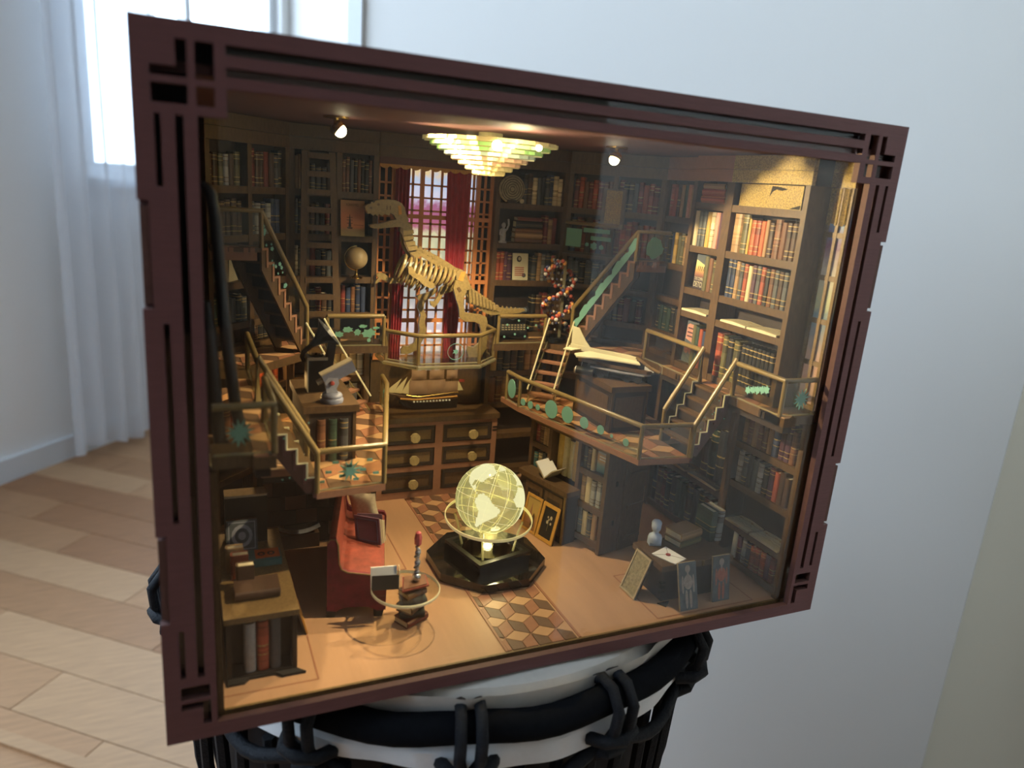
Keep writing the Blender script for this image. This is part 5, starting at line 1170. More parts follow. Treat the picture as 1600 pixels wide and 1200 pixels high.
# pale card and open box under the upper landing of the gramophone corner
cd_ = thing('folded_card', 'pale folded card standing behind the steep stairs of the gramophone corner', 'card', DL_.p(.012, -.004, .1388 + t))
p0 = DL_.p(.0100, -.0062, .1388 + t); MB().prism([p0, p0 + DL_.u * .0065 + DL_.n * .0035, p0 + DL_.u * .0060 + DL_.n * .0035 + Z * .0155, p0 + Z * .0150], DL_.n * .0003).build('panel', 'linen', cd_)
q0 = p0 + DL_.u * .0065 + DL_.n * .0035; MB().prism([q0, q0 + DL_.u * .0100 - DL_.n * .0030, q0 + DL_.u * .0040 - DL_.n * .0030 + Z * .0130], DL_.n * .0003).build('panel', 'paper', cd_)

# ================================================================== CHANDELIER AND LAMPS
def lamp(p, w, col, r=.003, kind='POINT', aim=None, ang=120, blend=.6):
    l = bpy.data.lights.new('lamp_light', kind); l.energy = w; l.color = col; l.shadow_soft_size = r
    o = bpy.data.objects.new('lamp_light', l); COL.objects.link(o); o.location = p
    if kind == 'SPOT':
        l.spot_size = math.radians(ang); l.spot_blend = blend; o.rotation_euler = (V(aim) - V(p)).to_track_quat('-Z', 'Y').to_euler()
    return o
WARM = (1, .78, .43)
for nm, bc, al in (('tier_clear', (.80, .70, .34), .6), ('tier_green', (.42, .72, .24), .80), ('tier_blue', (.46, .56, .46), .72), ('tier_pink', (.70, .45, .28), .72)): mat(nm, bc, .15, spec=.6, emit=.10, alpha=al)
ch = thing('chandelier', 'stepped iridescent acrylic chandelier hanging glowing from the ceiling', 'chandelier', (.0015, .113, .1995))
cc = V((.0015, .1130, 0)); tiers = ['tier_clear', 'tier_green', 'tier_green', 'tier_blue', 'tier_pink', 'tier_pink', 'tier_clear', 'tier_clear']
for i in range(8):
    r = .0335 - i * .0036; z1 = .2186 - i * .00205; n = 44
    pr = []
    for k in range(n): pr.append((cc.x + (r if k % 2 else r * .965) * math.cos(6.2832 * k / n), cc.y + (r if k % 2 else r * .965) * math.sin(6.2832 * k / n)))
    inner = [(cc.x + (r - .0046) * math.cos(6.2832 * k / n), cc.y + (r - .0046) * math.sin(6.2832 * k / n)) for k in range(n)]
    b = MB(); vs = [(*p, z1 - .0016) for p in pr] + [(*p, z1) for p in pr] + [(*p, z1 - .0016) for p in inner] + [(*p, z1) for p in inner]
    fs = []
    for k in range(n):
        j = (k + 1) % n; fs += [(k, j, n + j, n + k), (2 * n + k, 3 * n + k, 3 * n + j, 2 * n + j), (k, 2 * n + k, 2 * n + j, j), (n + k, n + j, 3 * n + j, 3 * n + k)]
    b.add(vs, fs).build('tier_ring', tiers[i], ch)
for k in range(6):
    an = math.radians(30 + 60 * k); d = V((math.cos(an), math.sin(an), 0)); s_ = V((-d.y, d.x, 0)) * .0004
    pf = [cc + d * .001 + Z * .2020]
    for i in range(7, -1, -1): pf += [cc + d * (.0330 - i * .0036) + Z * (.2166 - i * .00205), cc + d * (.0330 - i * .0036) + Z * (.2186 - i * .00205)]
    pf += [cc + d * .001 + Z * .2186]
    MB().prism([p - s_ for p in pf], s_ * 2).build('fin', 'tier_clear', ch)
MB().lathe((cc.x, cc.y, 0), [(.0060, .2222), (.0060, .2206), (.0030, .2200), (.0030, .2186), (0, .2186)], 20).build('ceiling_rose', 'tier_clear', ch)
for k in range(3):
    an = math.radians((-150, -62, 90)[k]); q = cc + V((math.cos(an) * .0300, math.sin(an) * .0300, .2162)); MB().ball(q, .0016, 10).build('led_bulb', 'chandelier_led', ch)
MB().ball(cc + V((-.009, -.0312, .2152)), .0024, 12).build('led_bulb', 'chandelier_led', ch)
lamp((cc.x, cc.y, .1990), .82, WARM, .0035, 'SPOT', (cc.x - .004, cc.y - .010, 0), 140, .55)
lamp((cc.x, cc.y, .1985), .012, WARM, .010)
lamp((cc.x, cc.y - .036, .2135), .035, WARM, .006)
for s, lbl, aim in ((-1, 'small brass spotlight with glowing round lens on the ceiling by the ladder bookcase', (.125, .038, .172)), (1, 'small brass spotlight with glowing lens on the ceiling by the corner bookcase', (-.098, .055, .010))):
    sl = thing('ceiling_spotlight', lbl, 'spotlight', (s * .0735, .113, .2140)); q = V((s * .0735, .113, .2178)); d = (V(aim) - q).normalized()
    d = (d + V((0, 0, -.6))).normalized()
    MB().lathe((q.x, q.y, 0), [(.0058, .2222), (.0058, .2214), (0, .2214)], 20).build('ceiling_plate', 'brass', sl)
    MB().tube([(q.x, q.y, .2216), q], .0011, 8).build('stem', 'brass', sl)
    MB().lathe(q, [(0, -.0012), (.0030, -.0010), (.0036, .0004), (.0034, .0022), (.0026, .0022)], 16, axis=d).build('housing', 'brass', sl)
    MB().ball(q + d * .0026, .0028, 14).build('lens', 'lens_glow', sl, smooth=True)
    lamp(q + d * .0080, 1.0 if s > 0 else 3.4, WARM, .002, 'SPOT', aim, 46 if s > 0 else 62, .9)
for s, nm in ((-1, 'gramophone'), (1, 'aircraft')):
    q = V((s * .1085, .1605, .0965)); ls = thing('led_strip', 'tiny warm LED strip tucked under the mezzanine near the %s' % nm, 'lamp', q)
    MB().cbox(q + V((0, 0, .0022)), (1, -s, 0), .0080, .0011, .0020).build('strip_base', 'cream_card', ls); MB().cbox(q + V((0, 0, .0012)), (1, -s, 0), .0060, .0010, .0012).build('led', 'led_white', ls)
    lamp(q + V((0, 0, -.001)), .075 if s < 0 else .025, (1, .60, .22), .002)

q = V((.052, .0120, .2208)); ls = thing('led_strip', 'tiny warm LED strip under the ceiling just behind the front frame', 'lamp', q)
MB().cbox(q + V((0, 0, .0002)), (1, 0, 0), .0120, .0011, .0024).build('strip_base', 'cream_card', ls); MB().cbox(q - V((0, 0, .0006)), (1, 0, 0), .0080, .0008, .0014).build('led', 'chandelier_led', ls)
lamp(q - V((0, 0, .0012)), 2.4, WARM, .0015, 'SPOT', (-.118, .052, .030), 38, .7)

# ================================================================== ISLAND BOOKCASE UNDER THE PLATFORM
CB = WF((.0473, .1326), (.2559, -.9667), (-.9667, -.2559), .0648, .0305)
BT = .0692
ib = bookcase('bookcase', 'island bookcase under the lower platform behind the two leaning paintings', CB, FZ, BT, [(.0105, 0, 3), (.0300, 0, 1), (.0515, 0, 1), (.0300, 2, 3), (.0495, 2, 3), (.0665, 0, 3)], posts=(.0165, .0410), pw=.0026)
for a0, a1 in ((-.0006, .0654),): CB.bx(MB(), a0, a1, -.0310, .0010, BT - .0032, BT).build('cornice', 'walnut_gold', ib)
CB.bx(MB(), .0010, .0638, -.0310, -.0298, FZ + .0001, BT - .0032).build('rear_panel', 'walnut_dark', ib)
e = CB.p(.0648, 0, 0); MB().obox(CB.p(.0648, -.0305, FZ + .0001), -CB.n * -.0170, CB.u * .0008, (0, 0, BT - FZ - .0032)).build('end_panel', 'walnut', ib)
for z in (.0230, .0460): MB().obox(CB.p(.0656, -.0080, z), CB.n * .0016, CB.u * .0002, (0, 0, .0030)).build('end_slot', 'black_gap', ib)
for z in (.0120, .0310, .0500, .0640): MB().obox(CB.p(.0648, -.0300, z), CB.n * .0128, CB.u * .0016, (0, 0, .0020)).build('end_shelf', 'walnut', ib)
t = T / 2
fill(CB, .0028, .0163, .0515 + t, .0128, 'on the upper left bay above the counter' if False else 'in the upper bay over the two paintings', ['chestnut brown', 'cream', 'oxblood red', 'tan'], (.0026, .0034), seed=90, dep=.012)
fill(CB, .0028, .0163, .0300 + t, .0170, 'in the middle bay over the two paintings', ['cream', 'teal blue', 'pale grey', 'slate grey'], (.0028, .0036), seed=91, dep=.012)
fill(CB, .0192, .0408, .0385, .0270, 'behind the open book on the counter', ['black', 'cream', 'cream', 'pale grey', 'ochre yellow'], (.0034, .0050), seed=92, dep=.012, fins=('cloth',), inset=.004)
fill(CB, .0437, .0530, .0495 + t, .0142, 'beside the blue and orange cover', ['black', 'cream', 'dark brown'], (.0026, .0034), seed=93, dep=.012)
fill(CB, .0437, .0618, .0300 + t, .0165, 'in the bay at the end of the island bookcase', ['dark green', 'cream', 'tan', 'pale grey'], (.0032, .0046), seed=94, dep=.012)
fill(CB, .0437, .0618, .0105 + t, .0165, 'at the foot of the island bookcase', ['tan', 'teal blue', 'chestnut brown', 'cream', 'slate grey'], (.003, .0042), seed=95, dep=.012)
ramp_mat('blue_cover', 2, [(0, (.10, .20, .28)), (.3, (.16, .27, .33)), (.5, (.45, .26, .13)), (.7, (.48, .27, .14)), (.85, (.14, .24, .28)), (1, (.10, .18, .22))], .5, noise=.06, nscale=700, const=False)
bc_ = card('novel_cover', 'front-facing blue book cover with an orange band at the corner of the island bookcase', 'book', CB.p(.0532, -.0030, .0495 + t), CB.u, (0, 0, 1), .0086, .0142, .0020, 'blue_cover')
for zz in (.0078, .0094): spot(*bc_, .0044, zz, .0028, .0004, 'page_white', shape=[(-1, -1), (1, -1), (1, 1), (-1, 1)])
for k, (cn, z) in enumerate((('pale grey', .0520), ('dark green', .0330), ('slate grey', .0140))):
    for j in range(2): book('lettered %s book on the end shelf of the island bookcase' % cn, 'books on the end shelves of the island bookcase', CB.p(.0650, -.0215 - j * .0044, z), -CB.n, CB.u, .0036, .0010, (.0115, .0150, .0150)[k], cn, 'titled')
ct = thing('counter', 'brown panelled counter built against the island bookcase', 'counter', CB.p(.026, .005, FZ))
CB.bx(MB(), .0050, .0450, .0004, .0092, FZ, .0352).build('body', 'walnut_dark', ct)
CB.bx(MB(), .0038, .0462, .0004, .0106, .0352, .0382).build('top_board', 'walnut', ct)
for a0, a1 in ((.0105, .0255), (.0275, .0425)):
    CB.bx(MB(), a0, a1, .0092, .0097, .0100, .0330).build('front_panel', 'walnut', ct); CB.bx(MB(), a0 + .0025, a1 - .0025, .0097, .0100, .0140, .0295).build('raised_field', 'walnut_dark', ct)
CB.bx(MB(), .0436, .0452, .0092, .0100, FZ, .0352).build('corner_strip', 'walnut_gold', ct)
ob = thing('open_book', 'open grey book standing like a tent on the panelled counter', 'book', CB.p(.0250, .0050, .0382))
o0 = CB.p(.0180, .0060, .0382); vx = CB.u * .0055 + Z * .0090 - CB.n * .0010
sp0 = CB.p(.0245, .0085, .0384); sp1 = CB.p(.0255, -.0015, .0395)
lw = -CB.u * .0085 + Z * .0075; rw = CB.u * .0060 + Z * .0060
for w_, nm in ((lw, 'cover_panel'), (rw, 'cover_panel')): MB().prism([sp0, sp1, sp1 + w_, sp0 + w_], w_.cross(sp1 - sp0).normalized() * .0005).build(nm, 'linen', ob)
MB().prism([sp0 + Z * .0008, sp1 + Z * .0008, sp1 + lw * .93 + Z * .0008, sp0 + lw * .93 + Z * .0008], (0, 0, .0002)).build('page', 'page_white', ob)
MB().prism([sp0 + Z * .0008, sp1 + Z * .0008, sp1 + rw * .93 + Z * .0008, sp0 + rw * .93 + Z * .0008], (0, 0, .0002)).build('page', 'page_white', ob)
ramp_mat('tower_print', 2, [(0, (.20, .09, .03)), (.3, (.34, .15, .05)), (.55, (.46, .30, .08)), (1, (.40, .27, .09))], .5, noise=.25, nscale=600, const=False)
def lean(label, wf, a0, w, d0, d1, h, m, frame, fw=.0014, cat='painting', name='leaning_painting', back='walnut_dark'):
    o = wf.p(a0, d0, FZ + .0002); top = wf.p(a0, d1, FZ) + Z * math.sqrt(max(1e-9, h * h - (d0 - d1) ** 2)); up = (top - o); up.z -= .0002
    return card(name, label, cat, o, wf.u, up, w, h, .0011, m, frame, fw, back)
p1 = lean('gilt-framed painting of a pointed tower leaning on the counter', CB, .0150, .0132, .0150, .0106, .0215, 'tower_print', 'gilt_frame')
spot(*p1, .0055, .0050, .0020, .0120, 'tile_mid', shape=[(-1, 0), (1, 0), (.5, .5), (.1, 1), (-.3, .5)]); spot(*p1, .0085, .0036, .0018, .0080, 'walnut', shape=[(-1, 0), (1, 0), (.6, .8), (0, 1), (-.7, .6)])
p2 = lean('dark framed flower still life leaning on the counter', CB, .0292, .0140, .0155, .0106, .0215, 'black_plastic', 'gilt_frame', .0020)
for a_, c_, r_ in ((.0085, .0142, .0009), (.0062, .0112, .0008), (.0090, .0110, .0006), (.0060, .0140, .0005), (.0070, .0128, .0005)): spot(*p2, a_, c_, r_, r_ * 1.3, 'linen')
spot(*p2, .0072, .0062, .0003, .0050, 'cloth olive', shape=[(-1, 0), (1, 0), (.6, 1), (-.6, 1)])
# hearth that carries the other platform
he = thing('brick_hearth', 'dark brick hearth block under the gramophone platform behind the sofa', 'hearth', (-.0850, .137, FZ))
MB().box(-.1060, -.0660, .1260, .1560, FZ + .0001, .0690).build('body', 'walnut_dark', he)
for j in range(7):
    for i in range(4):
        x0 = -.1060 + i * .0112 - (.0056 if j % 2 else 0); x1 = x0 + .0106; x0 = max(x0, -.1058); x1 = min(x1, -.0662)
        if x1 - x0 > .002: MB().box(x0, x1, .1254, .1260, .0100 + j * .0082, .0176 + j * .0082).build('brick', 'walnut_dark' if (i + j) % 3 else 'tile_dark', he)
MB().box(-.1075, -.0645, .1235, .1570, .0662, .0692).build('mantel', 'walnut', he)
MB().box(-.0680, -.0655, .1236, .1262, FZ + .0001, .0662).build('corner_post', 'walnut', he)
MB().box(-.1060, -.0780, .1205, .1254, FZ + .0001, .0140).build('hearth_step', 'tile_dark', he)
pp = thing('paper_sheet', 'curled grey sheet of paper lying on the hearth step', 'paper', (-.088, .121, .0142))
MB().add([(-.0985 + .021 * i / 8, .1205 + .005 * k, .0142 + .0030 * (abs(i - 4) / 4) ** 2 + .0002) for i in range(9) for k in (0, 1)], [(2 * i, 2 * i + 2, 2 * i + 3, 2 * i + 1) for i in range(8)]).build('sheet', 'grey_print', pp)

# ================================================================== GLOWING GLOBE
GC = V((.0010, .0800, .0428)); GR = .0178
mat('globe_lines', (1, .92, .50), .4, emit=.55)
def globe_mat(name, tr, col, em, body):
    m, N, L, B = nt(name); N.remove(B); out = N['Material Output']
    tt = N.new('ShaderNodeBsdfTransparent'); tt.inputs[0].default_value = (1, .97, .72, 1)
    em_ = N.new('ShaderNodeEmission'); em_.inputs[0].default_value = (*col, 1); em_.inputs[1].default_value = em
    gl = N.new('ShaderNodeBsdfGlossy'); gl.inputs['Roughness'].default_value = .06
    lw_ = N.new('ShaderNodeLayerWeight'); lw_.inputs[0].default_value = .35
    ma = N.new('ShaderNodeMath'); ma.operation = 'MULTIPLY_ADD'; ma.inputs[1].default_value = body; ma.inputs[2].default_value = tr; ma.use_clamp = True
    L.new(lw_.outputs['Facing'], ma.inputs[0])
    m1 = N.new('ShaderNodeMixShader'); L.new(ma.outputs[0], m1.inputs[0]); L.new(tt.outputs[0], m1.inputs[1]); L.new(em_.outputs[0], m1.inputs[2])
    m2 = N.new('ShaderNodeMixShader'); m2.inputs[0].default_value = .05; L.new(m1.outputs[0], m2.inputs[1]); L.new(gl.outputs[0], m2.inputs[2]); L.new(m2.outputs[0], out.inputs[0])
mat('ring_edge_glow', (.80, .72, .36), .3, emit=.22)  # edge light of the clear ring put into the material as glow
globe_mat('globe_shell', .40, (.76, .70, .26), .50, .45)
globe_mat('globe_land', .86, (1, .94, .52), .84, .12)
gl = thing('glowing_globe', 'glowing yellow glass globe in a clear ring on a black octagonal mirror base', 'globe', (.001, .080, FZ))
MB().prism([(.001 + .0312 * math.cos(math.radians(22.5 + 45 * k)), .080 + .0312 * math.sin(math.radians(22.5 + 45 * k)), FZ + .0005) for k in range(8)], (0, 0, .0044)).build('base_plate', 'black_gloss', gl)
ra_ = math.radians(14); ru = V((math.cos(ra_), math.sin(ra_), 0)); rv = V((-math.sin(ra_), math.cos(ra_), 0)); bc0 = V((.001, .079, FZ + .0049))
hs_ = .0160; o_ = bc0 - ru * hs_ - rv * hs_
MB().obox(o_, ru * 2 * hs_, rv * 2 * hs_, (0, 0, .0045)).build('light_box', 'black_gloss', gl)
for a, b_, c in ((o_, ru * 2 * hs_, rv * .0026), (o_ + rv * (2 * hs_ - .0026), ru * 2 * hs_, rv * .0026), (o_ + rv * .0026, ru * .0026, rv * (2 * hs_ - .0052)), (o_ + rv * .0026 + ru * (2 * hs_ - .0026), ru * .0026, rv * (2 * hs_ - .0052))): MB().obox(a + Z * .0045, b_, c, (0, 0, .0016)).build('box_rim', 'black_plastic', gl)
MB().lathe((bc0.x, bc0.y, bc0.z + .0046), [(0, .0002), (.0120, .0002), (.0130, .0006), (.0132, 0)], 40).build('mirror_disc', 'mirror_dark', gl)
MB().lathe((GC.x, GC.y - .001, 0), [(.0030, bc0.z + .0048), (.0030, .0190), (.0048, .0215), (.0052, .0250), (.0036, .0250), (.0022, .0205), (0, .0200)], 20).build('socket', 'edge_acrylic', gl, smooth=True)
MB().lathe((GC.x, GC.y - .001, bc0.z + .0050), [(.0022, 0), (.0022, .0008), (.0014, .0013), (0, .0014)], 16).build('led_bulb', 'lens_glow', gl)
MB().lathe(GC - Z * .0105, [(.0146, -.0008), (.0224, -.0008), (.0224, .0008), (.0146, .0008), (.0146, -.0008)], 64, axis=(.05, -.10, 1)).build('ring', 'clear_acrylic', gl)
MB().lathe(GC - Z * .0105, [(.0224, -.0009), (.0228, -.0007), (.0228, .0007), (.0224, .0009), (.0224, -.0009)], 64, axis=(.05, -.10, 1)).build('ring_rim', 'ring_edge_glow', gl)
for k in range(4):
    an = math.radians(45 + 90 * k + 14); q = V((math.cos(an), math.sin(an), 0)); MB().tube([bc0 + q * .0135 + Z * .0046, V((GC.x, GC.y, 0)) + q * .0160 + Z * .0265, V((GC.x, GC.y, 0)) + q * .0178 + Z * .0320], .0006, 6).build('ring_support', 'edge_acrylic', gl)
MB().ball(GC, GR, 48).build('sphere', 'globe_shell', gl, smooth=True)
AZ0 = -113.5
tlt = Matrix.Rotation(math.radians(16), 3, V((math.sin(math.radians(AZ0)), -math.cos(math.radians(AZ0)), 0))) @ Matrix.Rotation(math.radians(-13), 3, V((math.cos(math.radians(AZ0)), math.sin(math.radians(AZ0)), 0)))
def sph(lo, la, r):
    a = math.radians(AZ0 + lo + 56); la = math.radians(la); return GC + (tlt @ V((math.cos(la) * math.cos(a), math.cos(la) * math.sin(a), math.sin(la)))) * r
LANDS = [[(-165, 65), (-140, 70), (-95, 72), (-80, 68), (-60, 55), (-65, 45), (-75, 38), (-81, 27), (-90, 30), (-97, 26), (-95, 18), (-88, 20), (-84, 10), (-78, 8), (-92, 14), (-105, 20), (-114, 30), (-124, 40), (-130, 55), (-150, 60)],
         [(-78, 8), (-70, 12), (-60, 8), (-50, 0), (-35, -6), (-40, -20), (-48, -28), (-58, -38), (-68, -52), (-74, -50), (-71, -30), (-70, -18), (-80, -5)],
         [(-55, 60), (-20, 70), (-25, 82), (-60, 80)], [(-17, 15), (-5, 35), (10, 37), (32, 31), (43, 12), (51, 10), (40, -5), (35, -25), (20, -34), (12, -15), (9, 4), (-8, 5)],
         [(-10, 37), (0, 48), (-5, 58), (10, 60), (30, 70), (60, 72), (90, 75), (140, 72), (170, 66), (140, 50), (122, 38), (120, 25), (108, 12), (100, 14), (88, 22), (78, 8), (70, 22), (55, 26), (45, 13), (35, 32), (40, 42), (25, 37), (15, 40), (0, 40)], [(115, -20), (130, -12), (145, -14), (153, -28), (145, -38), (130, -32), (116, -34)]]
def inside(p, poly):
    r = False
    for i in range(len(poly)):
        a, b_ = poly[i - 1], poly[i]
        if (a[1] > p[1]) != (b_[1] > p[1]) and p[0] < (b_[0] - a[0]) * (p[1] - a[1]) / (b_[1] - a[1]) + a[0]: r = not r
    return r
for poly in LANDS:
    st_ = 2.0; vs = {}; fs = []; vl = []
    def vid(i, j):
        if (i, j) not in vs: vs[(i, j)] = len(vl); vl.append(sph(i * st_, j * st_, GR * 1.006))
        return vs[(i, j)]
    for i in range(int(min(p[0] for p in poly) / st_) - 1, int(max(p[0] for p in poly) / st_) + 1):
        for j in range(int(min(p[1] for p in poly) / st_) - 1, int(max(p[1] for p in poly) / st_) + 1):
            if inside(((i + .5) * st_, (j + .5) * st_), poly): fs.append((vid(i, j), vid(i + 1, j), vid(i + 1, j + 1), vid(i, j + 1)))
    MB().add(vl, fs).build('continent', 'globe_land', gl, smooth=True)
for lo in range(-180, 180, 30): MB().tube([sph(lo, la, GR * 1.002) for la in range(-90, 91, 10)], .00010, 4).build('meridian_line', 'globe_lines', gl)
for la in (-60, -30, 0, 30, 60): MB().tube([sph(lo, la, GR * 1.002) for lo in range(-180, 180, 12)], .00010, 4, closed=True).build('parallel_line', 'globe_lines', gl)
lamp(GC - Z * .004, .035, (1, .86, .40), .014)
lamp((bc0.x + .0, bc0.y - .013, .024), .012, (1, .86, .45), .004)

# ================================================================== SOFA
ca, sa = math.cos(math.radians(-14)), math.sin(math.radians(-14))
XF[0] = lambda p: V((-.0735 + (p.x + .0735) * ca - (p.y - .05) * sa, .05 + (p.x + .0735) * sa + (p.y - .05) * ca, p.z))
so = thing('sofa', 'burgundy velvet chaise sofa with red leather seat beside the glass table', 'sofa', (-.0735, .082, FZ))
prof = [(-.0862, .0095), (-.0864, .0430), (-.0850, .0447), (-.0826, .0446), (-.0816, .0420), (-.0811, .0330), (-.0800, .0300), (-.0775, .0286), (-.0700, .0276), (-.0615, .0264), (-.0603, .0240), (-.0604, .0095), (-.0640, .0090), (-.0665, .0105), (-.0690, .0112), (-.0770, .0112), (-.0800, .0104), (-.0820, .0090)]
for y in (.0500, .1160): MB().prism([(x, y, z) for x, z in prof], (0, .0020, 0)).build('end_panel', 'burgundy_velvet', so)
for y in (.0500,):
    ed = [(x, y - .0002, z) for x, z in prof[1:11]]; MB().tube(ed, .0004, 5).build('panel_piping', 'walnut_gold', so)
MB().prism([(-.0812, .0520, .0225), (-.0625, .0520, .0210), (-.0612, .0520, .0222), (-.0615, .0520, .0245), (-.0700, .0520, .0258), (-.0795, .0520, .0268), (-.0812, .0520, .0280)], (0, .0640, 0)).build('seat', 'red_leather', so)
MB().prism([(-.0858, .0520, .0110), (-.0858, .0520, .0430), (-.0846, .0520, .0440), (-.0826, .0520, .0436), (-.0810, .0520, .0280), (-.0810, .0520, .0110)], (0, .0640, 0)).build('backrest', 'red_leather', so)
MB().box(-.0810, -.0612, .0520, .1160, .0110, .0222).build('seat_base', 'burgundy_velvet', so)
for x in (-.0848, -.0640):
    for y in (.0503, .1150): MB().prism([(x - .0016, y, FZ + .0001), (x + .0020, y, FZ + .0001), (x + .0030, y, .0098), (x - .0018, y, .0098)], (0, .0026, 0)).build('foot', 'black_gap', so)
cs_ = thing('cushion', 'square beige cushion propped in the far corner of the sofa', 'cushion', (-.0690, .105, .0262))
cu_ = V((.94, -.34, 0)).normalized(); cup = V((-.25, .25, .93)).normalized(); cn_ = cu_.cross(cup); n = 10; vs = []; o_ = V((-.0700, .1040, .0268))
for sgn in (1, -1):
    for i in range(n + 1):
        for j in range(n + 1):
            x = i / n * 2 - 1; y = j / n * 2 - 1; pin = 1 - .12 * (1 - x * x) * abs(y) ** 3; pin2 = 1 - .12 * (1 - y * y) * abs(x) ** 3
            vs.append(o_ + cu_ * x * .0080 * pin2 + cup * (y * .0080 * pin + .0080) + cn_ * sgn * .0026 * (1 - x ** 4) * (1 - y ** 4))
fs = []
for k in (0, 1):
    for i in range(n):
        for j in range(n): q = k * (n + 1) ** 2 + i * (n + 1) + j; fs.append((q, q + 1, q + n + 2, q + n + 1))
MB().add(vs, fs).build('cushion_cover', 'linen', cs_, smooth=True)
bk2 = thing('hardback_book', 'dark purple hardback with fanned pages leaning on the sofa seat', 'book', (-.065, .083, .0262))
bu_ = V((.93, -.36, 0)).normalized(); bup = V((-.10, .22, .97)).normalized(); bn = bu_.cross(bup); bo = V((-.0748, .0850, .0258))
MB().obox(bo, bu_ * .0128, bup * .0130, bn * .0009).build('front_cover', 'cloth plum', bk2)
for a_, c_, w_, h_ in ((.0012, .0012, .0104, .0003), (.0012, .0115, .0104, .0003), (.0012, .0012, .0003, .0106), (.0113, .0012, .0003, .0106)): MB().obox(bo + bu_ * a_ + bup * c_ + bn * .0009, bu_ * w_, bup * h_, bn * .0002).build('cover_border', 'cloth navy blue', bk2)
for k in range(5):
    pu = (bu_ - bn * .09 * k).normalized(); MB().obox(bo - bn * (.0004 + .0005 * k) + bup * .0004, pu * (.0132 + .0004 * (k % 2)), bup * (.0122 - .0006 * k), bn * .0002).build('page', 'paper', bk2)
MB().obox(bo - bn * .0030, (bu_ - bn * .45).normalized() * .0120, bup * .0128, -bn * .0008).build('rear_cover', 'cloth plum', bk2)

XF[0] = None
# ================================================================== ROUND GLASS TABLE
TC = V((-.0540, .0395, 0))
rt_ = thing('round_table', 'round clear acrylic side table top resting on a stack of books', 'table', (TC.x, TC.y, .0222))
MB().lathe((TC.x, TC.y, 0), [(0, .0224), (.0146, .0224), (.0150, .0227), (.0150, .0237), (.0146, .0240), (0, .0240)], 64).build('table_top', 'clear_acrylic', rt_)
MB().lathe((TC.x, TC.y, 0), [(.01485, .0224), (.0152, .0227), (.0152, .0237), (.01485, .0240), (.01485, .0224)], 64).build('rim', 'edge_glow', rt_, smooth=True)
zz = FZ + .0001
for k, (an, l, w, h, cn, f) in enumerate(((28, .0125, .0092, .0034, 'oxblood red', 'banded'), (-12, .0112, .0085, .0032, 'black', 'cloth'), (40, .0118, .0088, .0036, 'dark brown', 'banded'), (-5, .0110, .0082, .0032, 'slate grey', 'cloth'), (22, .0104, .0078, .0028, 'chestnut brown', 'titled'))):
    u = V((math.cos(math.radians(an)), math.sin(math.radians(an)), 0)); n_ = V((u.y, -u.x, 0)); c = V((-.0505, .0405, zz))
    book('%s %s book in the stack under the round clear table' % (FIN[f], cn), 'books stacked under the round table', c - u * l / 2 + n_ * w / 2, (0, 0, 1), n_, h, w, l, cn, f, up=u); zz += h
tb = thing('open_book', 'open dark-covered book propped upright on the round clear table', 'book', (-.0635, .0420, .0240))
MB().obox((-.0690, .0408, .0241), (.0115, -.0020, 0), (0, -.0006, .0002), (.0002, .0008, .0066)).build('front_cover', 'cloth black', tb)
MB().obox((-.0690, .0420, .0243), (.0112, -.0014, 0), (0, .0005, 0), (.0002, .0018, .0092)).build('page_block', 'page_white', tb)
MB().obox((-.0572, .0400, .0241), (.0010, .0050, 0), (.0004, 0, 0), (.0003, .0010, .0078)).build('rear_cover', 'paper', tb)
lf = thing('leather_folder', 'brown leather folder lying on the round clear table under the beaded wand', 'folder', (-.0500, .0400, .0240))
MB().prism([(-.0568, .0352, .0241), (-.0440, .0372, .0241), (-.0428, .0462, .0241), (-.0535, .0470, .0241)], (0, 0, .0008)).build('cover', 'red_leather', lf)
MB().prism([(-.0560, .0358, .0249), (-.0448, .0376, .0249), (-.0436, .0456, .0249), (-.0530, .0464, .0249)], (0, 0, .0005)).build('upper_flap', 'cloth chestnut brown', lf)
bw_ = thing('beaded_wand', 'slender silver beaded stand topped by a pink crystal', 'ornament', (-.0488, .0410, .0255))
bb = V((-.0488, .0410, .0255)); MB().ball(bb + Z * .0020, .0020, 14).build('foot_ball', 'steel', bw_, smooth=True)
for k in range(8): MB().ball(bb + Z * (.0044 + k * .0016), (.0012, .0009, .0013)[k % 3], 10).build('bead', 'steel' if k % 3 else 'grey_blue', bw_, smooth=True)
hx = [bb + V((.0012 * math.cos(k * .7), .0012 * math.sin(k * .7), .0042 + k * .00058)) for k in range(22)]; MB().tube(hx, .0004, 5).build('spiral_wire', 'slate_print', bw_)
mat('pink_crystal', (.55, .12, .13), .15, trans=.3)
MB().lathe((bb.x, bb.y, 0), [(.0004, bb.z + .0168), (.0016, bb.z + .0182), (.0018, bb.z + .0210), (.0013, bb.z + .0235), (.0004, bb.z + .0242)], 8).build('crystal', 'pink_crystal', bw_)

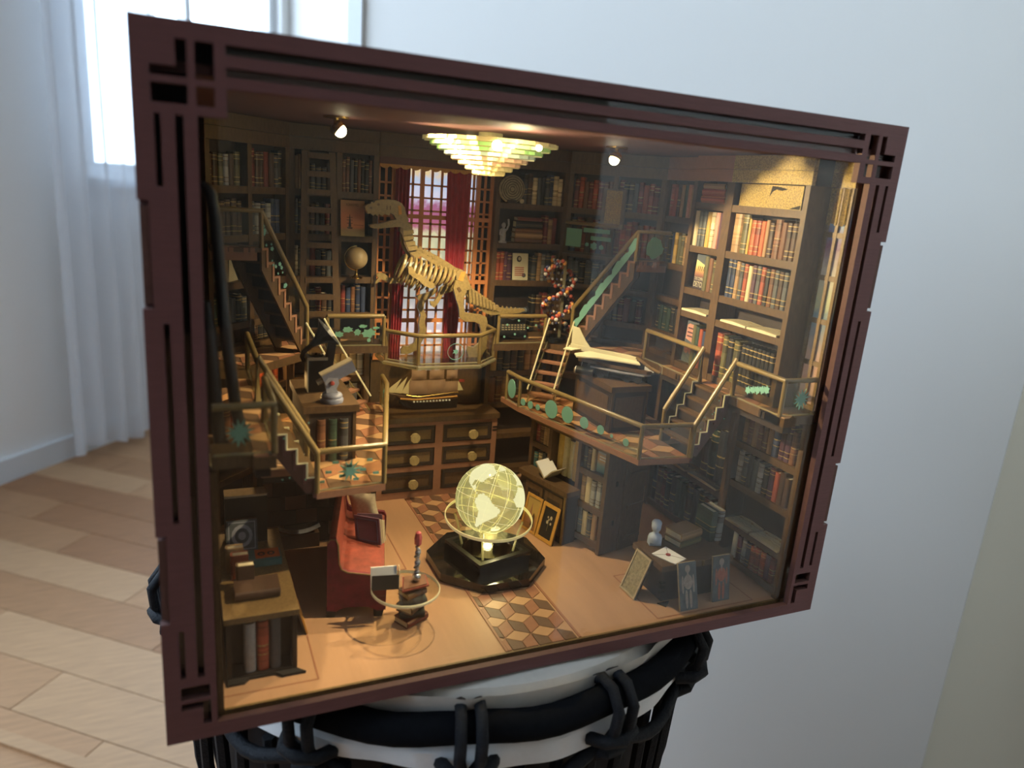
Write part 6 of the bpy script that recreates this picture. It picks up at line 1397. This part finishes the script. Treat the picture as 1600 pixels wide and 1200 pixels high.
# ================================================================== LOW CABINET WITH CURIOS
lc = thing('low_book_cabinet', 'low dark book cabinet beside the pane, three books in its open end', 'cabinet', (-.1155, .055, FZ))
X0, X1, Y0, Y1, ZT = -.1290, -.1030, .0205, .0900, .0340
MB().box(X0, X1, Y0 + .0080, Y1, FZ, ZT - .0024).build('body', 'walnut_dark', lc)
for x in (X0, X1 - .0018): MB().box(x, x + .0018, Y0, Y0 + .0080, FZ, ZT - .0024).build('side_panel', 'walnut_dark', lc)
MB().box(X0 + .0018, X1 - .0018, Y0, Y0 + .0080, FZ, FZ + .0018).build('bottom_shelf', 'walnut_dark', lc)
MB().box(X0 - .0008, X1 + .0008, Y0 - .0010, Y1 + .0008, ZT - .0024, ZT).build('top_board', 'walnut_gold', lc)
MB().prism([(X0, Y0, FZ), (X0, Y0 - .0030, FZ), (X0 + .006, Y0 - .0030, FZ), (X0 + .008, Y0 - .0008, FZ), (X1 - .008, Y0 - .0008, FZ), (X1 - .006, Y0 - .0030, FZ), (X1 + .003, Y0 - .0030, FZ), (X1, Y0, FZ)], (0, 0, .0012)).build('plinth_step', 'black_gap', lc)
for k, (x, w, cn, f, hh) in enumerate(((-.1225, .0042, 'pale grey', 'cloth', .0212), (-.1178, .0044, 'brick red', 'titled', .0214), (-.1130, .0040, 'slate grey', 'cloth', .0218))):
    book('%s %s book in the open end of the low cabinet' % (FIN[f], cn), 'books in the open end of the low cabinet', (x, Y0 + .0012, FZ + .0019), (1, 0, 0), (0, -1, 0), w, .0064, hh, cn, f)
bcs = thing('black_case', 'tall black case with pale speckled top standing on the low cabinet', 'case', (-.1165, .0835, ZT))
MB().box(-.1260, -.1082, .0790, .0870, ZT + .0001, ZT + .0225).build('case_body', 'black_plastic', bcs); MB().box(-.1260, -.1082, .0790, .0870, ZT + .0225, ZT + .0235).build('case_top', 'linen', bcs)
og = card('ornate_volume', 'thick grey volume with ornate embossed cover leaning on the black case', 'book', (-.1258, .0715, ZT + .0002), (1, 0, 0), (0, .22, 1), .0128, .0140, .0040, 'etched_slate' if 'etched_slate' in M else 'slate_print', back='cloth chestnut brown')
for r in (.0044, .0030, .0016): spot(*og, .0064, .0070, r, r * 1.15, 'grey_print' if r != .0030 else 'slate_print', lift=.0002 + (.0044 - r) * .05)
for a_, c_, w_, h_ in ((.0008, .0008, .0112, .0004), (.0008, .0128, .0112, .0004), (.0008, .0008, .0004, .0124), (.0116, .0008, .0004, .0124)): spot(*og, a_, c_, w_, h_, 'grey_print', shape=[(0, 0), (1, 0), (1, 1), (0, 1)])
bm_ = thing('picture_board', 'blue and orange printed board lying on the low cabinet', 'board', (-.1100, .0600, ZT))
MB().box(-.1175, -.1045, .0560, .0660, ZT + .0001, ZT + .0030).build('board', 'teal_board' if 'teal_board' in M else 'cloth teal blue', bm_); MB().box(-.1150, -.1050, .0580, .0658, ZT + .0030, ZT + .0032).build('printed_panel', 'cloth orange red', bm_)
for x in (-.1125, -.1085): MB().lathe((x, .0615, ZT + .0032), [(.0008, 0), (.0016, .0001), (.0016, 0), (.0008, 0)], 14).build('printed_ring', 'black_plastic', bm_)
for k, (y, cn) in enumerate(((.0560, 'tan'), (.0515, 'brick red'), (.0440, 'dark brown'))):
    book('plain %s book standing along the edge of the low cabinet' % cn, 'books standing on the low cabinet', (-.1272 + k * .0016, y, ZT + .0001), (0, -1, 0), (-1, 0, 0), .0040, .0070, .0120 - k * .001, cn, 'cloth')
flat_stack('at the end of the low cabinet', (-.1165, .0300, ZT + .0001), (1, 0, 0), (0, -1, 0), [(.0170, .0120, .0038, 'dark brown', 'cloth')])
for k, (y, h) in enumerate(((.0640, .0210), (.0430, .0235))):
    tt = card('leaning_board', ('thin gold-edged board leaning on the low cabinet side, next to the sofa back', 'thin gold-edged board leaning on the low cabinet side, near its open end')[k], 'board', (-.0966 + .0006 * k, y, FZ + .0002), (0, 1, 0), (-.28, 0, 1), .0150, h, .0008, 'etching', 'gilt_frame')

# ================================================================== DESK WITH BUST
dk = thing('curio_desk', 'low dark desk with stepped corner joints carrying a bust and books', 'desk', (.088, .031, FZ))
a_, b_, c_, d_, DZ = .0690, .1080, .0200, .0430, .0272
MB().add([(a_ + .0020, c_ + .0010, FZ), (b_ - .0020, c_ + .0010, FZ), (b_ - .0020, d_ - .001, FZ), (a_ + .0020, d_ - .001, FZ), (a_, c_, DZ - .0030), (b_, c_, DZ - .0030), (b_, d_, DZ - .0030), (a_, d_, DZ - .0030)], [(0, 3, 2, 1), (4, 5, 6, 7), (0, 1, 5, 4), (1, 2, 6, 5), (2, 3, 7, 6), (3, 0, 4, 7)]).build('body', 'walnut_dark', dk)
MB().box(a_ - .0022, b_ + .0018, c_ - .0022, d_ + .0010, DZ - .0030, DZ).build('top_board', 'walnut', dk)
MB().prism([(a_ - .001, c_ - .0005, FZ), (a_ + .0015, c_ - .0045, FZ), (a_ + .0060, c_ - .0005, FZ)], (0, 0, .0006)).build('floor_plate', 'walnut_dark', dk)
for z in (.0115, .0140, .0165): MB().obox((a_ - .0003, c_ - .0004, z), (.0028, 0, 0), (0, .0014, 0), (0, 0, .0011)).build('finger_joint', 'black_gap', dk)
for x in (.0800, .0905, .0990): MB().box(x, x + .0012, c_ - .0026, c_ - .0020, DZ - .0028, DZ + .0001).build('joint_block', 'walnut_gold', dk)
def on(u, v, z): return hit(u, v, 2, z)
q = on(1022, 850, DZ); bu1 = thing('bust', 'pale blue classical bust on a block at the desk corner', 'bust', q)
MB().cbox(q, (1, -.3, 0), .0062, .0018, .0040).build('plinth', 'bust_blue', bu1)
MB().lathe(q + Z * .0018, [(.0036, 0), (.0037, .0018), (.0032, .0034), (.0018, .0042), (.0014, .0052), (.0016, .0062)], 14).build('shoulders', 'bust_blue', bu1, smooth=True)
MB().ball(q + Z * .0100, .0027, 16, (.88, 1, 1.25)).build('head', 'bust_blue', bu1, smooth=True)
nv = (V((CAM.x, CAM.y, 0)) - V((q.x, q.y, 0))).normalized(); MB().ball(q + Z * .0097 + nv * .0026, .0005, 8, (1, 1, 1.8)).build('nose', 'bust_blue', bu1, smooth=True)
MB().ball(q + Z * .0114 - nv * .0006, .0027, 14, (.98, .98, .80)).build('hair', 'bust_blue', bu1, smooth=True)
q = on(1066, 846, DZ); uu = V((.97, .22, 0)); nn = V((.22, -.97, 0))
for k, (cn, f, h) in enumerate((('olive', 'titled', .0036), ('tan', 'titled', .0042))):
    book('%s %s book lying flat beside the bust' % (FIN[f], cn), None, q - uu * .0078 + nn * .0058 + Z * (.0001 + .0036 * k), (0, 0, 1), nn, h, .0115, .0156, cn, f, up=uu)
q = on(1085, 845, DZ)
for k, (cn, f) in enumerate((('dark green', 'titled'), ('pale grey', 'banded'))):
    book('%s %s book standing upright at the end of the desk' % (FIN[f], cn), None, on(1088, 846, DZ) + V((.0060 + k * .0044, -.0030, .0001)), (1, .05, 0), (.05, -1, 0), .0040, .0125, .0168, cn, f)
ev = thing('envelope', 'pale envelope with a red wax seal lying on the desk', 'envelope', on(1045, 867, DZ))
pe = [on(*p, DZ + .0003) for p in ((1018, 866), (1040, 855), (1072, 874), (1055, 882), (1047, 879))]
MB().prism(pe, (0, 0, .0004)).build('paper_sheet', 'paper_pale' if 'paper_pale' in M else 'white_cloth', ev)
cpt = on(1044, 867, DZ + .0008); MB().lathe(cpt, [(.0013, 0), (.0012, .0004), (0, .0005)], 14).build('wax_seal', 'seal_red', ev)
for p, r_ in (((1018, 866), (1044, 867)), ((1072, 874), (1044, 867)), ((1041, 856), (1044, 867))): MB().tube([on(*p, DZ + .0007), on(*r_, DZ + .0007)], .00012, 4).build('flap_line', 'walnut', ev)
DF = WF((a_, c_ - .0026), (1, 0), (0, -1), .04, .01)
for k, (a0, lab, m2) in enumerate(((.0060, 'slate grey anatomy picture of a pale skeleton leaning on the desk', 'skeleton_print'), (.0270, 'slate grey anatomy picture with red muscles leaning on the desk', 'flesh_print'))):
    pc_ = lean(lab, DF, a0, .0104, (.0074, .0050)[k], .0006, .0232, 'slate_print', None, cat='picture', name='leaning_picture', back='linen')
    spot(*pc_, .0052, .0200, .0015, .0019, 'skeleton_print'); spot(*pc_, .0052, .0136, .0026, .0036, m2); spot(*pc_, .0052, .0172, .0005, .0020, 'skeleton_print')
    for x in (.0040, .0064): spot(*pc_, x, .0054, .0008, .0046, m2)
    for x in (.0020, .0084): spot(*pc_, x, .0126, .0006, .0044, m2)
DS = WF((a_ - .0026, d_ - .001), (0, -1), (-1, 0), .02, .01)
lean('pale engraved picture leaning against the side of the desk', DS, .0035, .0130, .0078, .0004, .0218, 'etching', 'linen', .0009, cat='picture', name='leaning_picture')

# ================================================================== DARK SCROLL NEAR THE FRONT PANE
sb = thing('iron_scroll', 'dark curved iron scroll standing by the window beside the front pane', 'ornament', hit(352, 742, 1, .030))
pth = [hit(*p, 1, .030) for p in ((314, 286), (322, 292), (330, 305), (336, 340), (341, 400), (348, 470), (357, 550), (366, 620), (374, 665), (372, 690), (362, 698), (352, 692), (350, 680))]
MB().tube(pth, [.0010, .0016, .0020, .0021, .0021, .0021, .0021, .0021, .0020, .0018, .0015, .0012, .0008], 10).build('curved_bar', 'iron', sb, smooth=True)
pth = [hit(*p, 1, .030) for p in ((322, 470), (328, 520), (333, 580), (338, 640), (344, 690), (350, 728))]
MB().tube(pth, [.0016, .0022, .0024, .0024, .0022, .0014], 10).build('straight_bar', 'iron', sb, smooth=True)
